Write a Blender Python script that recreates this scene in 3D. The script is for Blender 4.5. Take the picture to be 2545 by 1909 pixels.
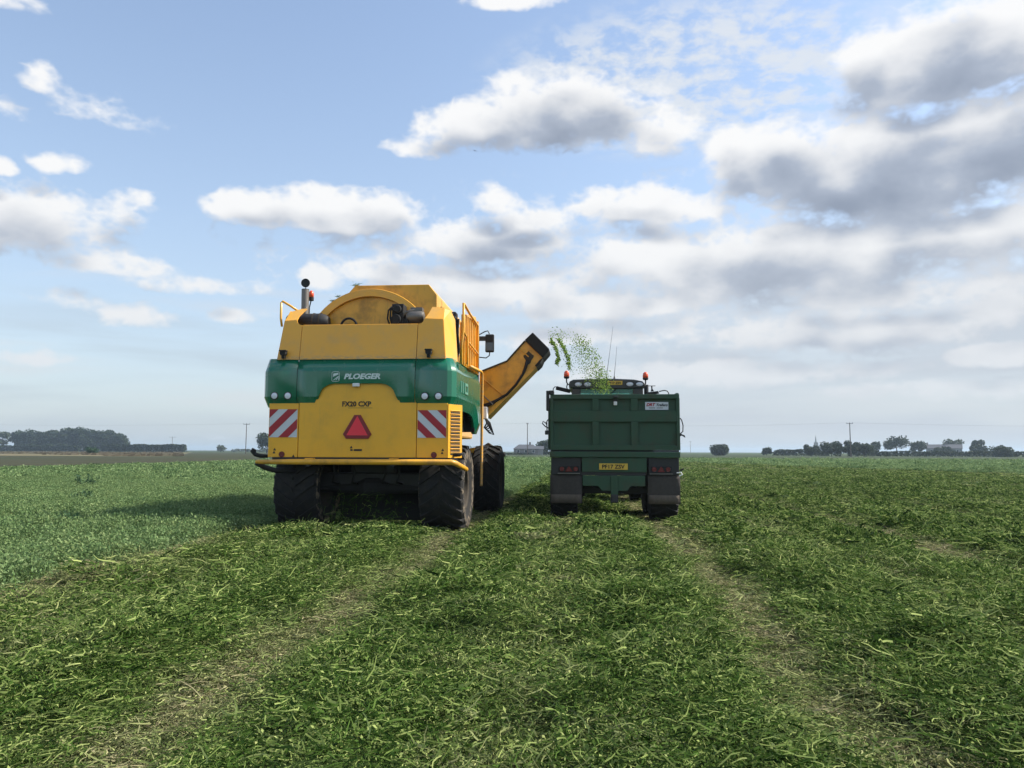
import bpy, bmesh, math, random
import numpy as np
from mathutils import Vector, Matrix
R = math.radians
rng = np.random.default_rng(7)
random.seed(7)
for o in list(bpy.data.objects):
    bpy.data.objects.remove(o)
scene = bpy.context.scene
COL = scene.collection

# ------------------------------------------------------------------ camera
cam_d = bpy.data.cameras.new('camera')
cam = bpy.data.objects.new('camera', cam_d)
COL.objects.link(cam)
cam.location = (0, 0, 1.4)
cam.rotation_euler = (Matrix.Rotation(R(5.0), 4, 'Z') @ Matrix.Rotation(R(90 + 5.16), 4, 'X') @ Matrix.Rotation(R(0.22), 4, 'Z')).to_euler()
cam_d.sensor_width = 36
cam_d.lens = 36 * 1850 / 2545
cam_d.clip_start = 0.05
cam_d.clip_end = 20000
scene.camera = cam

# ------------------------------------------------------------------ light settings
SUN_AZ, SUN_EL = 78.0, 43.0          # degrees clockwise from +Y, above the horizon
SUN_STR, SKY_STR, EXPO = 3.8, 0.138, 0.80
scene.view_settings.view_transform = 'Standard'
scene.view_settings.look = 'None'
scene.view_settings.exposure = EXPO
scene.view_settings.gamma = 1.0
scene.cycles.max_bounces = 6
scene.cycles.diffuse_bounces = 3
scene.cycles.glossy_bounces = 3
scene.cycles.transmission_bounces = 4
scene.cycles.transparent_max_bounces = 8
scene.cycles.use_denoising = True


# ------------------------------------------------------------------ node helper
class NT:
    def __init__(self, tree):
        self.t = tree

    def n(self, typ, **kw):
        nd = self.t.nodes.new(typ)
        for k, v in kw.items():
            setattr(nd, k, v)
        return nd

    def put(self, sock, v):
        if v is None:
            return
        if isinstance(v, bpy.types.NodeSocket):
            self.t.links.new(v, sock)
        else:
            sock.default_value = v

    def m(self, op, a, b=None, c=None, clamp=False):
        nd = self.n('ShaderNodeMath', operation=op)
        nd.use_clamp = clamp
        for s, v in zip(nd.inputs, (a, b, c)):
            self.put(s, v)
        return nd.outputs[0]

    def vm(self, op, a, b=None, scale=None):
        nd = self.n('ShaderNodeVectorMath', operation=op)
        self.put(nd.inputs[0], a)
        if b is not None:
            self.put(nd.inputs[1], b)
        if scale is not None:
            self.put(nd.inputs['Scale'], scale)
        return nd.outputs['Value'] if op in ('LENGTH', 'DOT_PRODUCT') else nd.outputs[0]

    def noise(self, vec, scale, detail=4, rough=0.5, dist=0.0):
        nd = self.n('ShaderNodeTexNoise')
        self.put(nd.inputs['Vector'], vec)
        nd.inputs['Scale'].default_value = scale
        nd.inputs['Detail'].default_value = detail
        nd.inputs['Roughness'].default_value = rough
        nd.inputs['Distortion'].default_value = dist
        return nd.outputs['Fac']

    def smooth(self, x, lo, hi, a=0.0, b=1.0):
        nd = self.n('ShaderNodeMapRange', interpolation_type='SMOOTHSTEP')
        self.put(nd.inputs[0], x)
        for i, v in zip((1, 2, 3, 4), (lo, hi, a, b)):
            nd.inputs[i].default_value = v
        return nd.outputs[0]

    def lin(self, x, lo, hi, a=0.0, b=1.0):
        nd = self.n('ShaderNodeMapRange')
        self.put(nd.inputs[0], x)
        for i, v in zip((1, 2, 3, 4), (lo, hi, a, b)):
            nd.inputs[i].default_value = v
        return nd.outputs[0]

    def mix(self, f, a, b, blend='MIX'):
        nd = self.n('ShaderNodeMix', data_type='RGBA', blend_type=blend)
        self.put(nd.inputs[0], f)
        for s, v in ((nd.inputs[6], a), (nd.inputs[7], b)):
            if isinstance(v, tuple) and len(v) == 3:
                v = v + (1,)
            self.put(s, v)
        return nd.outputs[2]

    def ramp(self, f, stops):
        nd = self.n('ShaderNodeValToRGB')
        self.put(nd.inputs[0], f)
        e = nd.color_ramp.elements
        while len(e) < len(stops):
            e.new(0.5)
        for el, (p, c) in zip(e, stops):
            el.position = p
            el.color = tuple(c) + (1,)
        return nd.outputs[0]

    def sep(self, v):
        nd = self.n('ShaderNodeSeparateXYZ')
        self.put(nd.inputs[0], v)
        return nd.outputs

    def comb(self, x, y, z):
        nd = self.n('ShaderNodeCombineXYZ')
        for s, v in zip(nd.inputs, (x, y, z)):
            self.put(s, v)
        return nd.outputs[0]


# ------------------------------------------------------------------ sky with cumulus
# each cloud: azimuth, elevation of its base line, half width, height above, depth below (degrees), weight
CLOUDS = [(-0.9,24.3,8.6,4.3,2.1,1.1),(-7.6,23.6,5.1,2.6,1.3,1),(5.7,23.4,4.6,2.4,1.7,0.8),(-11.8,22.5,2.8,0.8,0.6,0.7),
(-19.7,17.2,8.0,2.3,1.3,1.1),(-25.2,17.0,3.1,1.9,1.0,1),(-15.4,17.8,3.7,2.3,1.8,1.05),(27.0,24.8,7.7,4.3,2.2,1.3),
(22.1,25.9,3.8,2.6,1.7,1.1),(23.6,18.6,11.8,5.0,3.4,1.3),(14.3,20.7,5.7,3.5,2.5,1.1),(29.5,20.0,6.5,3.5,2.2,1.1),
(15.5,13.6,13.6,3.2,3.4,1.15),(25.8,14.3,9.4,2.3,2.1,1.1),(5.2,14.3,6.1,2.1,1.6,0.95),(-39.1,14.4,5.9,3.0,2.0,1),
(-33.3,15.7,2.2,1.6,1.2,0.45),(-32.6,16.8,1.0,0.8,0.7,0.6),(-33.6,12.4,4.6,1.1,0.6,0.75),(-27.5,11.6,5.4,0.8,0.6,0.35),
(-36.4,10.0,2.7,0.9,0.7,0.55),(-31.3,9.0,3.2,0.9,0.9,0.4),(-26.0,9.4,2.0,0.8,0.5,0.7),(-37.3,18.6,1.9,0.8,0.6,0.6),
(-40.5,17.8,1.1,0.8,0.5,0.9),(-38.7,23.3,1.8,1.2,0.7,0.5),(-34.4,22.2,3.4,0.9,0.7,0.25),(-39.7,21.2,1.7,0.7,0.5,0.35),
(-6.3,15.7,6.9,2.7,1.2,1.05),(-4.4,17.8,3.5,1.2,0.9,0.9),(-6.7,18.8,2.2,1.3,0.9,0.75),(4.1,18.4,5.9,1.6,1.2,0.9),
(8.9,17.8,3.6,1.7,1.1,0.8),(-19.6,12.6,1.5,1.3,0.9,0.8),(-14.8,13.4,3.4,1.3,1.0,0.85),(-7.3,12.3,8.1,1.8,1.5,0.85),
(-10.4,13.2,3.7,1.2,1.2,0.8),(-40.6,27.3,2.2,0.8,0.4,0.6),(-14.1,32.6,4.1,0.8,0.5,0.6),(-5.7,32.3,4.6,1.1,0.7,0.85),
(2.1,11.0,12.2,1.5,1.2,0.85),(19.3,8.4,10.9,1.7,1.6,0.9),(28.9,9.3,3.2,1.8,1.5,0.85),(9.5,5.7,14.3,1.2,1.2,0.7),(22.0,11.0,9.0,1.0,1.0,0.8),(17.0,13.0,24.0,6.5,6.0,0.42),(-4.0,14.5,15.0,4.0,4.0,0.22),(26.0,21.0,9.0,5.0,4.0,0.55),(-1.0,8.6,9.0,0.9,0.8,0.6),(25.0,4.0,9.0,0.8,0.7,0.6),
(-38.0,6.0,3.1,0.8,0.5,0.55),(28.3,6.2,3.3,1.0,0.9,0.9)]


ZONES = [(-49.0, -33.0), (-33.0, -22.0), (-22.0, -13.0), (-13.0, -4.0), (-4.0, 4.0), (4.0, 12.0), (12.0, 21.0), (21.0, 39.0)]


UNIQ = [0]


def cloud_group(name, blobs):
    """cloud density over azimuth / elevation; blobs are the clouds that reach this part of the sky"""
    g = bpy.data.node_groups.new(name, 'ShaderNodeTree')
    g.interface.new_socket('az', in_out='INPUT', socket_type='NodeSocketFloat')
    g.interface.new_socket('el', in_out='INPUT', socket_type='NodeSocketFloat')
    g.interface.new_socket('dir', in_out='INPUT', socket_type='NodeSocketVector')
    g.interface.new_socket('d', in_out='OUTPUT', socket_type='NodeSocketFloat')
    g.interface.new_socket('s', in_out='OUTPUT', socket_type='NodeSocketFloat')
    t = NT(g)
    gi, go = t.n('NodeGroupInput'), t.n('NodeGroupOutput')
    az0, el0, D = gi.outputs[0], gi.outputs[1], gi.outputs[2]
    UNIQ[0] += 1
    e0 = 1.0 + 1e-5 * UNIQ[0]      # keeps the parts of the sky apart, so that only the one needed is evaluated
    Dn = t.vm('MULTIPLY', D, (e0, e0, 1.5))
    az0 = t.m('MULTIPLY', az0, e0)
    el0 = t.m('MULTIPLY', el0, e0)
    low = t.noise(t.vm('MULTIPLY', D, (e0, e0, 2.2)), 3.1, 2, 0.5)
    acc = t.lin(low, 0.46, 0.62, -0.9, 1.0)
    if blobs is not None:
        w1 = t.n('ShaderNodeTexNoise')
        t.put(w1.inputs['Vector'], Dn)
        w1.inputs['Scale'].default_value = 8.0
        w1.inputs['Detail'].default_value = 2.0
        wc = t.sep(w1.outputs['Color'])
        az = t.m('MULTIPLY_ADD', t.m('SUBTRACT', wc[0], 0.5), 3.6, az0)
        el = t.m('MULTIPLY_ADD', t.m('SUBTRACT', wc[1], 0.5), 1.7, el0)
        out = t.m('MAXIMUM', t.smooth(t.m('ABSOLUTE', t.m('ADD', az0, 5.0)), 38.0, 44.0), t.smooth(el0, 33.0, 37.0))
        acc = t.m('MULTIPLY_ADD', t.m('SUBTRACT', out, 1.0), 3.0, acc)
        for (a, e, rx, rt, rb, w) in blobs:
            dx = t.m('MULTIPLY', t.m('SUBTRACT', az, a), 1.0 / rx)
            dy = t.m('SUBTRACT', el, e)
            up = t.m('MAXIMUM', t.m('MULTIPLY', dy, 1.0 / rt), t.m('MULTIPLY', dy, -1.0 / rb))
            q = t.m('MULTIPLY_ADD', up, up, t.m('MULTIPLY', dx, dx))
            acc = t.m('SMOOTH_MAX', acc, t.m('MULTIPLY_ADD', q, -w, w), 0.3)
    acc = t.m('MAXIMUM', acc, -1.3)
    f1 = t.noise(Dn, 16.0, 5, 0.58)
    f2 = t.noise(Dn, 34.0, 2, 0.55)
    d = t.m('MULTIPLY_ADD', t.m('SUBTRACT', f1, 0.5), 2.2, acc)
    d = t.m('MULTIPLY_ADD', t.m('ABSOLUTE', t.m('SUBTRACT', f2, 0.5)), -1.5, t.m('ADD', d, 0.15))
    f0 = t.noise(Dn, 15.0, 1.2, 0.45)
    t.put(go.inputs[1], t.m('MULTIPLY_ADD', t.m('SUBTRACT', f0, 0.5), 1.5, acc))
    t.put(go.inputs[0], d)
    return g


def build_world():
    w = bpy.data.worlds.new('World')
    scene.world = w
    w.use_nodes = True
    nt = w.node_tree
    nt.nodes.clear()
    t = NT(nt)
    D = t.vm('NORMALIZE', t.n('ShaderNodeTexCoord').outputs['Generated'])
    x, y, z = t.sep(D)
    az = t.m('MULTIPLY', t.m('ARCTAN2', x, y), 57.29578)
    el = t.m('MULTIPLY', t.m('ARCSINE', z), 57.29578)
    sky = t.n('ShaderNodeTexSky', sky_type='NISHITA')
    sky.sun_disc = False
    sky.sun_elevation = R(SUN_EL)
    sky.sun_rotation = R(SUN_AZ)
    sky.altitude = 20
    sky.air_density = 1.0
    sky.dust_density = 1.2
    sky.ozone_density = 1.2
    K = 1.0 / 2 ** EXPO
    def kc(r, g, b):
        return (r * K, g * K, b * K)
    blue = t.vm('SCALE', sky.outputs[0], scale=SKY_STR)
    # pale haze towards the horizon
    hz = t.m('MULTIPLY', t.m('POWER', 2.71828, t.m('MULTIPLY', t.m('MAXIMUM', el, 0.0), -1 / 19.0)), 0.86)
    base = t.mix(hz, blue, kc(0.56, 0.64, 0.715))
    # thin broken high cloud
    P = t.comb(t.m('DIVIDE', x, t.m('ADD', z, 0.1)), t.m('DIVIDE', y, t.m('ADD', z, 0.1)), 0.0)
    fine = t.noise(P, 12.0, 4, 0.62, 0.15)
    reg = t.noise(P, 1.1, 2, 0.5)
    ax = t.m('MULTIPLY', t.m('SUBTRACT', az, 9.0), 1 / 17.0)
    ay = t.m('MULTIPLY', t.m('SUBTRACT', el, 27.0), 1 / 5.5)
    patch = t.m('SUBTRACT', 1.0, t.m('ADD', t.m('MULTIPLY', ax, ax), t.m('MULTIPLY', ay, ay)))
    patch = t.m('MAXIMUM', patch, t.lin(reg, 0.62, 0.75, -0.5, 0.6))
    thin = t.m('MULTIPLY', t.smooth(patch, -0.2, 0.8), t.smooth(fine, 0.36, 0.62))
    base = t.mix(t.m('MULTIPLY', thin, 0.85), base, kc(0.78, 0.82, 0.87))
    # low stratus streaks
    st = t.noise(t.comb(t.m('MULTIPLY', az, 0.03), t.m('MULTIPLY', el, 0.25), 0.0), 1.6, 4, 0.5, 0.25)
    stm = t.m('MULTIPLY', t.smooth(st, 0.45, 0.68), t.smooth(el, 15.0, 6.0))
    base = t.mix(t.m('MULTIPLY', stm, 0.45), base, kc(0.50, 0.575, 0.66))
    st2 = t.m('MULTIPLY', t.smooth(st, 0.50, 0.32), t.smooth(el, 17.0, 7.0))
    base = t.mix(t.m('MULTIPLY', st2, 0.45), base, kc(0.72, 0.74, 0.77))
    veil = t.m('MULTIPLY', t.smooth(az, -16.0, 12.0), t.m('MULTIPLY', t.smooth(el, 19.0, 9.0), t.smooth(st, 0.25, 0.6, 0.35, 0.85)))
    base = t.mix(veil, base, kc(0.58, 0.63, 0.70))
    rr = t.comb(y, t.m('MULTIPLY', x, -1.0), 0.0)

    def sky_part(name, blobs):
        g = cloud_group(name, blobs)
        def fld(da, de):
            nd = t.n('ShaderNodeGroup')
            nd.node_tree = g
            t.put(nd.inputs[0], t.m('ADD', az, da))
            t.put(nd.inputs[1], t.m('ADD', el, de))
            off = t.vm('ADD', t.vm('SCALE', rr, scale=da / 57.3), (0.0, 0.0, de / 57.3))
            t.put(nd.inputs[2], t.vm('ADD', D, off))
            return nd.outputs
        d0, s0 = fld(0.0, 0.0)
        d1, s1 = fld(0.45, 1.7)
        alpha = t.smooth(d0, -0.08, 0.72)
        sh = t.m('SUBTRACT', s0, s1)
        fine_sh = t.m('SUBTRACT', d0, s0)
        thick = t.smooth(s0, 0.1, 1.3)
        lit = t.m('MULTIPLY_ADD', sh, 0.55, 0.80)
        lit = t.m('MULTIPLY_ADD', fine_sh, 0.16, lit)
        lit = t.m('SUBTRACT', lit, t.m('MULTIPLY', thick, 0.58))
        lit = t.smooth(lit, -0.1, 1.0)
        cc = t.ramp(lit, [(0.0, kc(0.275, 0.325, 0.42)), (0.35, kc(0.43, 0.485, 0.585)), (0.68, kc(0.74, 0.76, 0.80)), (1.0, kc(0.98, 0.98, 0.98))])
        fade = t.m('MULTIPLY', t.smooth(el, 20.0, 3.0), 0.5)
        cc = t.mix(fade, cc, kc(0.64, 0.69, 0.755))
        alpha = t.m('MULTIPLY', alpha, t.smooth(el, 0.5, 9.0, 0.35, 0.97))
        bg = t.n('ShaderNodeBackground')
        t.put(bg.inputs[0], t.mix(alpha, base, cc))
        return bg.outputs[0]

    def choose(f, a, b):
        mx = t.n('ShaderNodeMixShader')
        t.put(mx.inputs[0], f)
        nt.links.new(a, mx.inputs[1])
        nt.links.new(b, mx.inputs[2])
        return mx.outputs[0]
    def reach(c, z0, z1, lo):
        m = 2.2 + c[2] * 1.35
        if c[0] + m < z0 or c[0] - m > z1:
            return False
        return (c[1] + c[3] * 1.35 + 1.2 > 16.5) if lo else (c[1] - c[4] * 1.35 - 3.0 < 16.5)

    def column(i0, i1):
        if i1 - i0 == 1:
            z0, z1 = ZONES[i0]
            hi = sky_part('cloud_field', [c for c in CLOUDS if reach(c, z0, z1, True)])
            lw = sky_part('cloud_field', [c for c in CLOUDS if reach(c, z0, z1, False)])
            return choose(high, lw, hi)
        k = (i0 + i1) // 2
        return choose(t.m('GREATER_THAN', az, ZONES[k][0]), column(i0, k), column(k, i1))
    high = t.m('GREATER_THAN', el, 16.5)
    cur = column(0, len(ZONES))
    inside = t.m('MULTIPLY', t.m('LESS_THAN', t.m('ABSOLUTE', t.m('ADD', az, 5.0)), 44.0), t.m('LESS_THAN', el, 37.0))
    final = choose(inside, sky_part('cloud_field', None), cur)
    out = t.n('ShaderNodeOutputWorld')
    nt.links.new(final, out.inputs[0])
    w.cycles.sampling_method = 'NONE'


build_world()
sun_d = bpy.data.lights.new('sun', 'SUN')
sun_d.energy = SUN_STR
sun_d.angle = R(2.0)
sun_d.color = (1.0, 0.93, 0.82)
sun = bpy.data.objects.new('sun', sun_d)
COL.objects.link(sun)
sv = Vector((math.sin(R(SUN_AZ)) * math.cos(R(SUN_EL)), math.cos(R(SUN_AZ)) * math.cos(R(SUN_EL)), math.sin(R(SUN_EL))))
sun.rotation_euler = sv.to_track_quat('Z', 'Y').to_euler()


# ------------------------------------------------------------------ materials
def new_mat(name):
    m = bpy.data.materials.new(name)
    m.use_nodes = True
    m.node_tree.nodes.clear()
    return m, NT(m.node_tree)


def finish(m, t, sh):
    o = t.n('ShaderNodeOutputMaterial')
    t.t.links.new(sh, o.inputs[0])
    return m


def principled(t, col, rough=0.5, metal=0.0, spec=0.5, normal=None, coat=0.0, **kw):
    p = t.n('ShaderNodeBsdfPrincipled')
    if isinstance(col, tuple):
        col = col + (1,)
    t.put(p.inputs['Base Color'], col)
    t.put(p.inputs['Roughness'], rough)
    p.inputs['Metallic'].default_value = metal
    p.inputs['Specular IOR Level'].default_value = spec
    p.inputs['Coat Weight'].default_value = coat
    p.inputs['Coat Roughness'].default_value = 0.15
    if normal is not None:
        t.put(p.inputs['Normal'], normal)
    return p


def bump(t, h, strength=0.3, dist=0.01):
    b = t.n('ShaderNodeBump')
    t.put(b.inputs['Height'], h)
    b.inputs['Strength'].default_value = strength
    b.inputs['Distance'].default_value = dist
    return b.outputs[0]


def paint(name, col, dirt=(0.20, 0.14, 0.07), amount=0.25, rough=0.38, scale=2.2, coat=0.25, speck=0.3, band=None, dents=0.15):
    m, t = new_mat(name)
    P = t.n('ShaderNodeTexCoord').outputs['Object']
    n1 = t.noise(P, scale, 6, 0.62)
    n2 = t.noise(P, scale * 14, 5, 0.7)
    n3 = t.noise(t.vm('MULTIPLY', P, (9.0, 9.0, 0.9)), 2.0, 4, 0.6)
    f = t.m('MULTIPLY', t.smooth(n1, 0.42, 0.75), amount)
    f = t.m('ADD', f, t.m('MULTIPLY', t.smooth(n3, 0.55, 0.8), amount * 0.6))
    f = t.m('ADD', f, t.m('MULTIPLY', t.smooth(n2, 0.62, 0.74), speck))
    if band:
        z = t.sep(P)[2]
        b = t.m('MULTIPLY', t.smooth(z, band[1], band[0]), t.smooth(t.noise(t.vm('MULTIPLY', P, (1, 1, 3)), 11, 5, 0.7), 0.38, 0.62))
        f = t.m('MAXIMUM', f, t.m('MULTIPLY', b, band[2]))
    f = t.m('MINIMUM', f, 0.9)
    c2 = t.mix(t.noise(P, 0.9, 3), tuple(c * 0.9 for c in col), tuple(min(1, c * 1.08) for c in col))
    c = t.mix(f, c2, dirt)
    r = t.m('ADD', t.m('MULTIPLY', f, 0.5), t.m('ADD', rough, t.m('MULTIPLY', n1, 0.12)))
    nm = bump(t, t.m('ADD', t.m('MULTIPLY', n1, 1.0), t.m('MULTIPLY', n2, 0.08)), dents, 0.02)
    return finish(m, t, principled(t, c, r, normal=nm, coat=coat).outputs[0])


def plain(name, col, rough=0.6, metal=0.0, var=0.25, scale=8.0, spec=0.5, bmp=0.2):
    m, t = new_mat(name)
    P = t.n('ShaderNodeTexCoord').outputs['Object']
    n = t.noise(P, scale, 5, 0.6)
    c = t.mix(n, tuple(c * (1 - var) for c in col), tuple(min(1, c * (1 + var)) for c in col))
    return finish(m, t, principled(t, c, t.m('ADD', rough - 0.1, t.m('MULTIPLY', n, 0.2)), metal, spec, bump(t, n, bmp, 0.01)).outputs[0])


M = {}
M['yellow'] = paint('yellow_paint', (0.86, 0.42, 0.035), dirt=(0.40, 0.30, 0.19), amount=0.30, speck=0.18, band=(2.955, 3.06, 0.8))
M['yellow_low'] = paint('yellow_paint_lower', (0.89, 0.45, 0.014), dirt=(0.32, 0.20, 0.06), amount=0.26, speck=0.25)
M['yellow_dirty'] = paint('yellow_paint_dirty', (0.78, 0.39, 0.025), dirt=(0.13, 0.08, 0.04), amount=0.55, speck=0.5, scale=3.0)
M['green'] = paint('green_paint', (0.005, 0.150, 0.080), dirt=(0.09, 0.13, 0.10), amount=0.18, speck=0.18, rough=0.16, coat=0.6, dents=0.05)
M['trailer'] = paint('trailer_green', (0.020, 0.070, 0.034), dirt=(0.075, 0.072, 0.050), amount=0.6, speck=0.35, rough=0.5, coat=0.05, scale=3.5, dents=0.3)
M['tractor'] = paint('tractor_black', (0.02, 0.024, 0.022), amount=0.2, rough=0.4)
M['tractor_green'] = paint('tractor_green', (0.012, 0.07, 0.02), amount=0.2)
M['rubber'] = plain('rubber', (0.012, 0.012, 0.012), 0.8, var=0.4)
M['dark'] = plain('dark_steel', (0.022, 0.022, 0.023), 0.55, var=0.5)
M['grime'] = plain('grimy_iron', (0.05, 0.04, 0.028), 0.85, var=0.6, scale=14)
M['steel'] = plain('exhaust_steel', (0.20, 0.185, 0.165), 0.5, 0.6, var=0.3)
M['white'] = plain('white_plastic', (0.75, 0.76, 0.76), 0.5, var=0.05)
M['letter_white'] = plain('white_vinyl', (0.62, 0.72, 0.70), 0.5, var=0.05)
M['letter_black'] = plain('black_vinyl', (0.01, 0.01, 0.01), 0.6, var=0.1)
M['letter_red'] = plain('red_vinyl', (0.35, 0.02, 0.04), 0.6, var=0.1)
M['lens'] = plain('clear_lens', (0.72, 0.76, 0.82), 0.12, var=0.06, bmp=0.05)
M['red_dark'] = plain('dark_red_reflector', (0.22, 0.010, 0.016), 0.35, var=0.15)
M['red'] = plain('fluorescent_red', (0.86, 0.035, 0.06), 0.4, var=0.06)
M['red_lamp'] = plain('red_lamp_glass', (0.13, 0.014, 0.014), 0.2, var=0.2)
M['stripe_red'] = plain('chevron_red', (0.38, 0.016, 0.028), 0.45, var=0.12)
M['stripe_white'] = plain('chevron_white', (0.60, 0.63, 0.67), 0.4, var=0.06)
M['orange'] = plain('beacon_orange', (0.75, 0.10, 0.035), 0.25, var=0.1)
M['plate'] = plain('plate_yellow', (0.66, 0.43, 0.05), 0.45, var=0.08)
M['flap'] = plain('mud_flap_rubber', (0.055, 0.048, 0.043), 0.9, var=0.45, scale=20)
M['flap_mud'] = plain('muddy_flap_rubber', (0.10, 0.082, 0.064), 0.95, var=0.4, scale=18)
M['mirror'] = plain('mirror_glass', (0.05, 0.055, 0.06), 0.06, 0.0, var=0.1, spec=0.8, bmp=0.0)
M['wood'] = plain('pole_wood', (0.10, 0.085, 0.07), 0.9, var=0.3)
M['bark'] = plain('bark', (0.055, 0.045, 0.035), 0.95, var=0.35)
M['brick'] = plain('house_brick', (0.20, 0.19, 0.18), 0.9, var=0.15, scale=3)
M['render'] = plain('house_render', (0.25, 0.26, 0.265), 0.9, var=0.1, scale=3)
M['slate'] = plain('roof_slate', (0.075, 0.082, 0.095), 0.8, var=0.2, scale=3)
M['pane'] = plain('window_pane', (0.03, 0.035, 0.04), 0.1, var=0.1, bmp=0.0)
M['bird'] = plain('bird_feather', (0.02, 0.02, 0.022), 0.8)
M['stone'] = plain('spire_stone', (0.25, 0.24, 0.22), 0.9)


def tyre_mat():
    m, t = new_mat('tyre_rubber')
    P = t.n('ShaderNodeTexCoord').outputs['Object']
    n = t.noise(P, 9, 6, 0.65)
    n2 = t.noise(P, 40, 4, 0.6)
    ax = t.m('ABSOLUTE', t.sep(P)[0])
    side = t.smooth(ax, 0.365, 0.383)
    f = t.m('MULTIPLY', t.smooth(n, 0.45, 0.62), t.m('ADD', 0.05, t.m('MULTIPLY', side, 0.95)))
    c = t.mix(f, (0.010, 0.010, 0.010), (0.22, 0.175, 0.12))
    return finish(m, t, principled(t, c, 0.85, normal=bump(t, n2, 0.4, 0.01)).outputs[0])


M['tyre'] = tyre_mat()


def glass_mat():
    m, t = new_mat('cab_glass')
    p = principled(t, (0.30, 0.52, 0.46), 0.05)
    tr = t.n('ShaderNodeBsdfTransparent')
    tr.inputs[0].default_value = (0.62, 0.86, 0.80, 1)
    mx = t.n('ShaderNodeMixShader')
    mx.inputs[0].default_value = 0.25
    t.t.links.new(tr.outputs[0], mx.inputs[1])
    t.t.links.new(p.outputs[0], mx.inputs[2])
    return finish(m, t, mx.outputs[0])


M['glass'] = glass_mat()


def leaf_mat(name, dark, mid, pale, straw, trans=0.3, rough=0.8):
    m, t = new_mat(name)
    a = t.n('ShaderNodeAttribute', attribute_type='GEOMETRY', attribute_name='vc').outputs['Fac']
    b = t.n('ShaderNodeAttribute', attribute_type='INSTANCER', attribute_name='tint').outputs['Fac']
    g = t.ramp(a, [(0.0, dark), (0.55, mid), (1.0, pale)])
    s = t.ramp(a, [(0.0, tuple(c * 0.4 for c in straw)), (0.5, tuple(c * 0.8 for c in straw)), (1.0, tuple(min(1, c * 1.35) for c in straw))])
    c = t.mix(t.m('MAXIMUM', b, 0.0), g, s)
    c = t.mix(t.m('MAXIMUM', t.m('MULTIPLY', b, -1.0), 0.0), c, t.mix(1.0, c, (0.26, 0.34, 0.24), 'MULTIPLY'))
    p = principled(t, c, rough, spec=0.08)
    tr = t.n('ShaderNodeBsdfTranslucent')
    t.put(tr.inputs[0], c)
    mx = t.n('ShaderNodeMixShader')
    mx.inputs[0].default_value = trans
    t.t.links.new(p.outputs[0], mx.inputs[1])
    t.t.links.new(tr.outputs[0], mx.inputs[2])
    return finish(m, t, mx.outputs[0])


M['haulm'] = leaf_mat('pea_haulm', (0.010, 0.031, 0.005), (0.092, 0.172, 0.031), (0.42, 0.50, 0.165), (0.40, 0.35, 0.21))
M['crop'] = leaf_mat('pea_leaf', (0.060, 0.118, 0.042), (0.155, 0.250, 0.098), (0.29, 0.39, 0.175), (0.26, 0.28, 0.10))
M['peas'] = leaf_mat('flying_peas', (0.09, 0.17, 0.03), (0.20, 0.33, 0.06), (0.36, 0.49, 0.12), (0.3, 0.3, 0.15), 0.15)


def crown_mat(name, dark, mid, pale):
    m, t = new_mat(name)
    a = t.n('ShaderNodeAttribute', attribute_type='GEOMETRY', attribute_name='vc').outputs['Fac']
    c = t.ramp(a, [(0.0, dark), (0.5, mid), (1.0, pale)])
    p = principled(t, c, 0.7, spec=0.25)
    tr = t.n('ShaderNodeBsdfTranslucent')
    t.put(tr.inputs[0], c)
    mx = t.n('ShaderNodeMixShader')
    mx.inputs[0].default_value = 0.2
    t.t.links.new(p.outputs[0], mx.inputs[1])
    t.t.links.new(tr.outputs[0], mx.inputs[2])
    return finish(m, t, mx.outputs[0])


M['crown'] = crown_mat('tree_leaves', (0.010, 0.022, 0.009), (0.026, 0.048, 0.019), (0.055, 0.085, 0.036))
M['crown_dark'] = crown_mat('bush_leaves', (0.012, 0.024, 0.010), (0.025, 0.044, 0.016), (0.05, 0.075, 0.028))
M['crown_pale'] = crown_mat('willow_leaves', (0.035, 0.052, 0.030), (0.07, 0.095, 0.055), (0.12, 0.15, 0.09))
M['weed'] = crown_mat('weed_leaves', (0.020, 0.05, 0.024), (0.045, 0.10, 0.045), (0.09, 0.17, 0.08))
M['reed'] = crown_mat('dry_reed', (0.16, 0.12, 0.07), (0.30, 0.24, 0.15), (0.42, 0.35, 0.23))

PERIOD, TRACK0 = 3.46, 1.45


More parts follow.
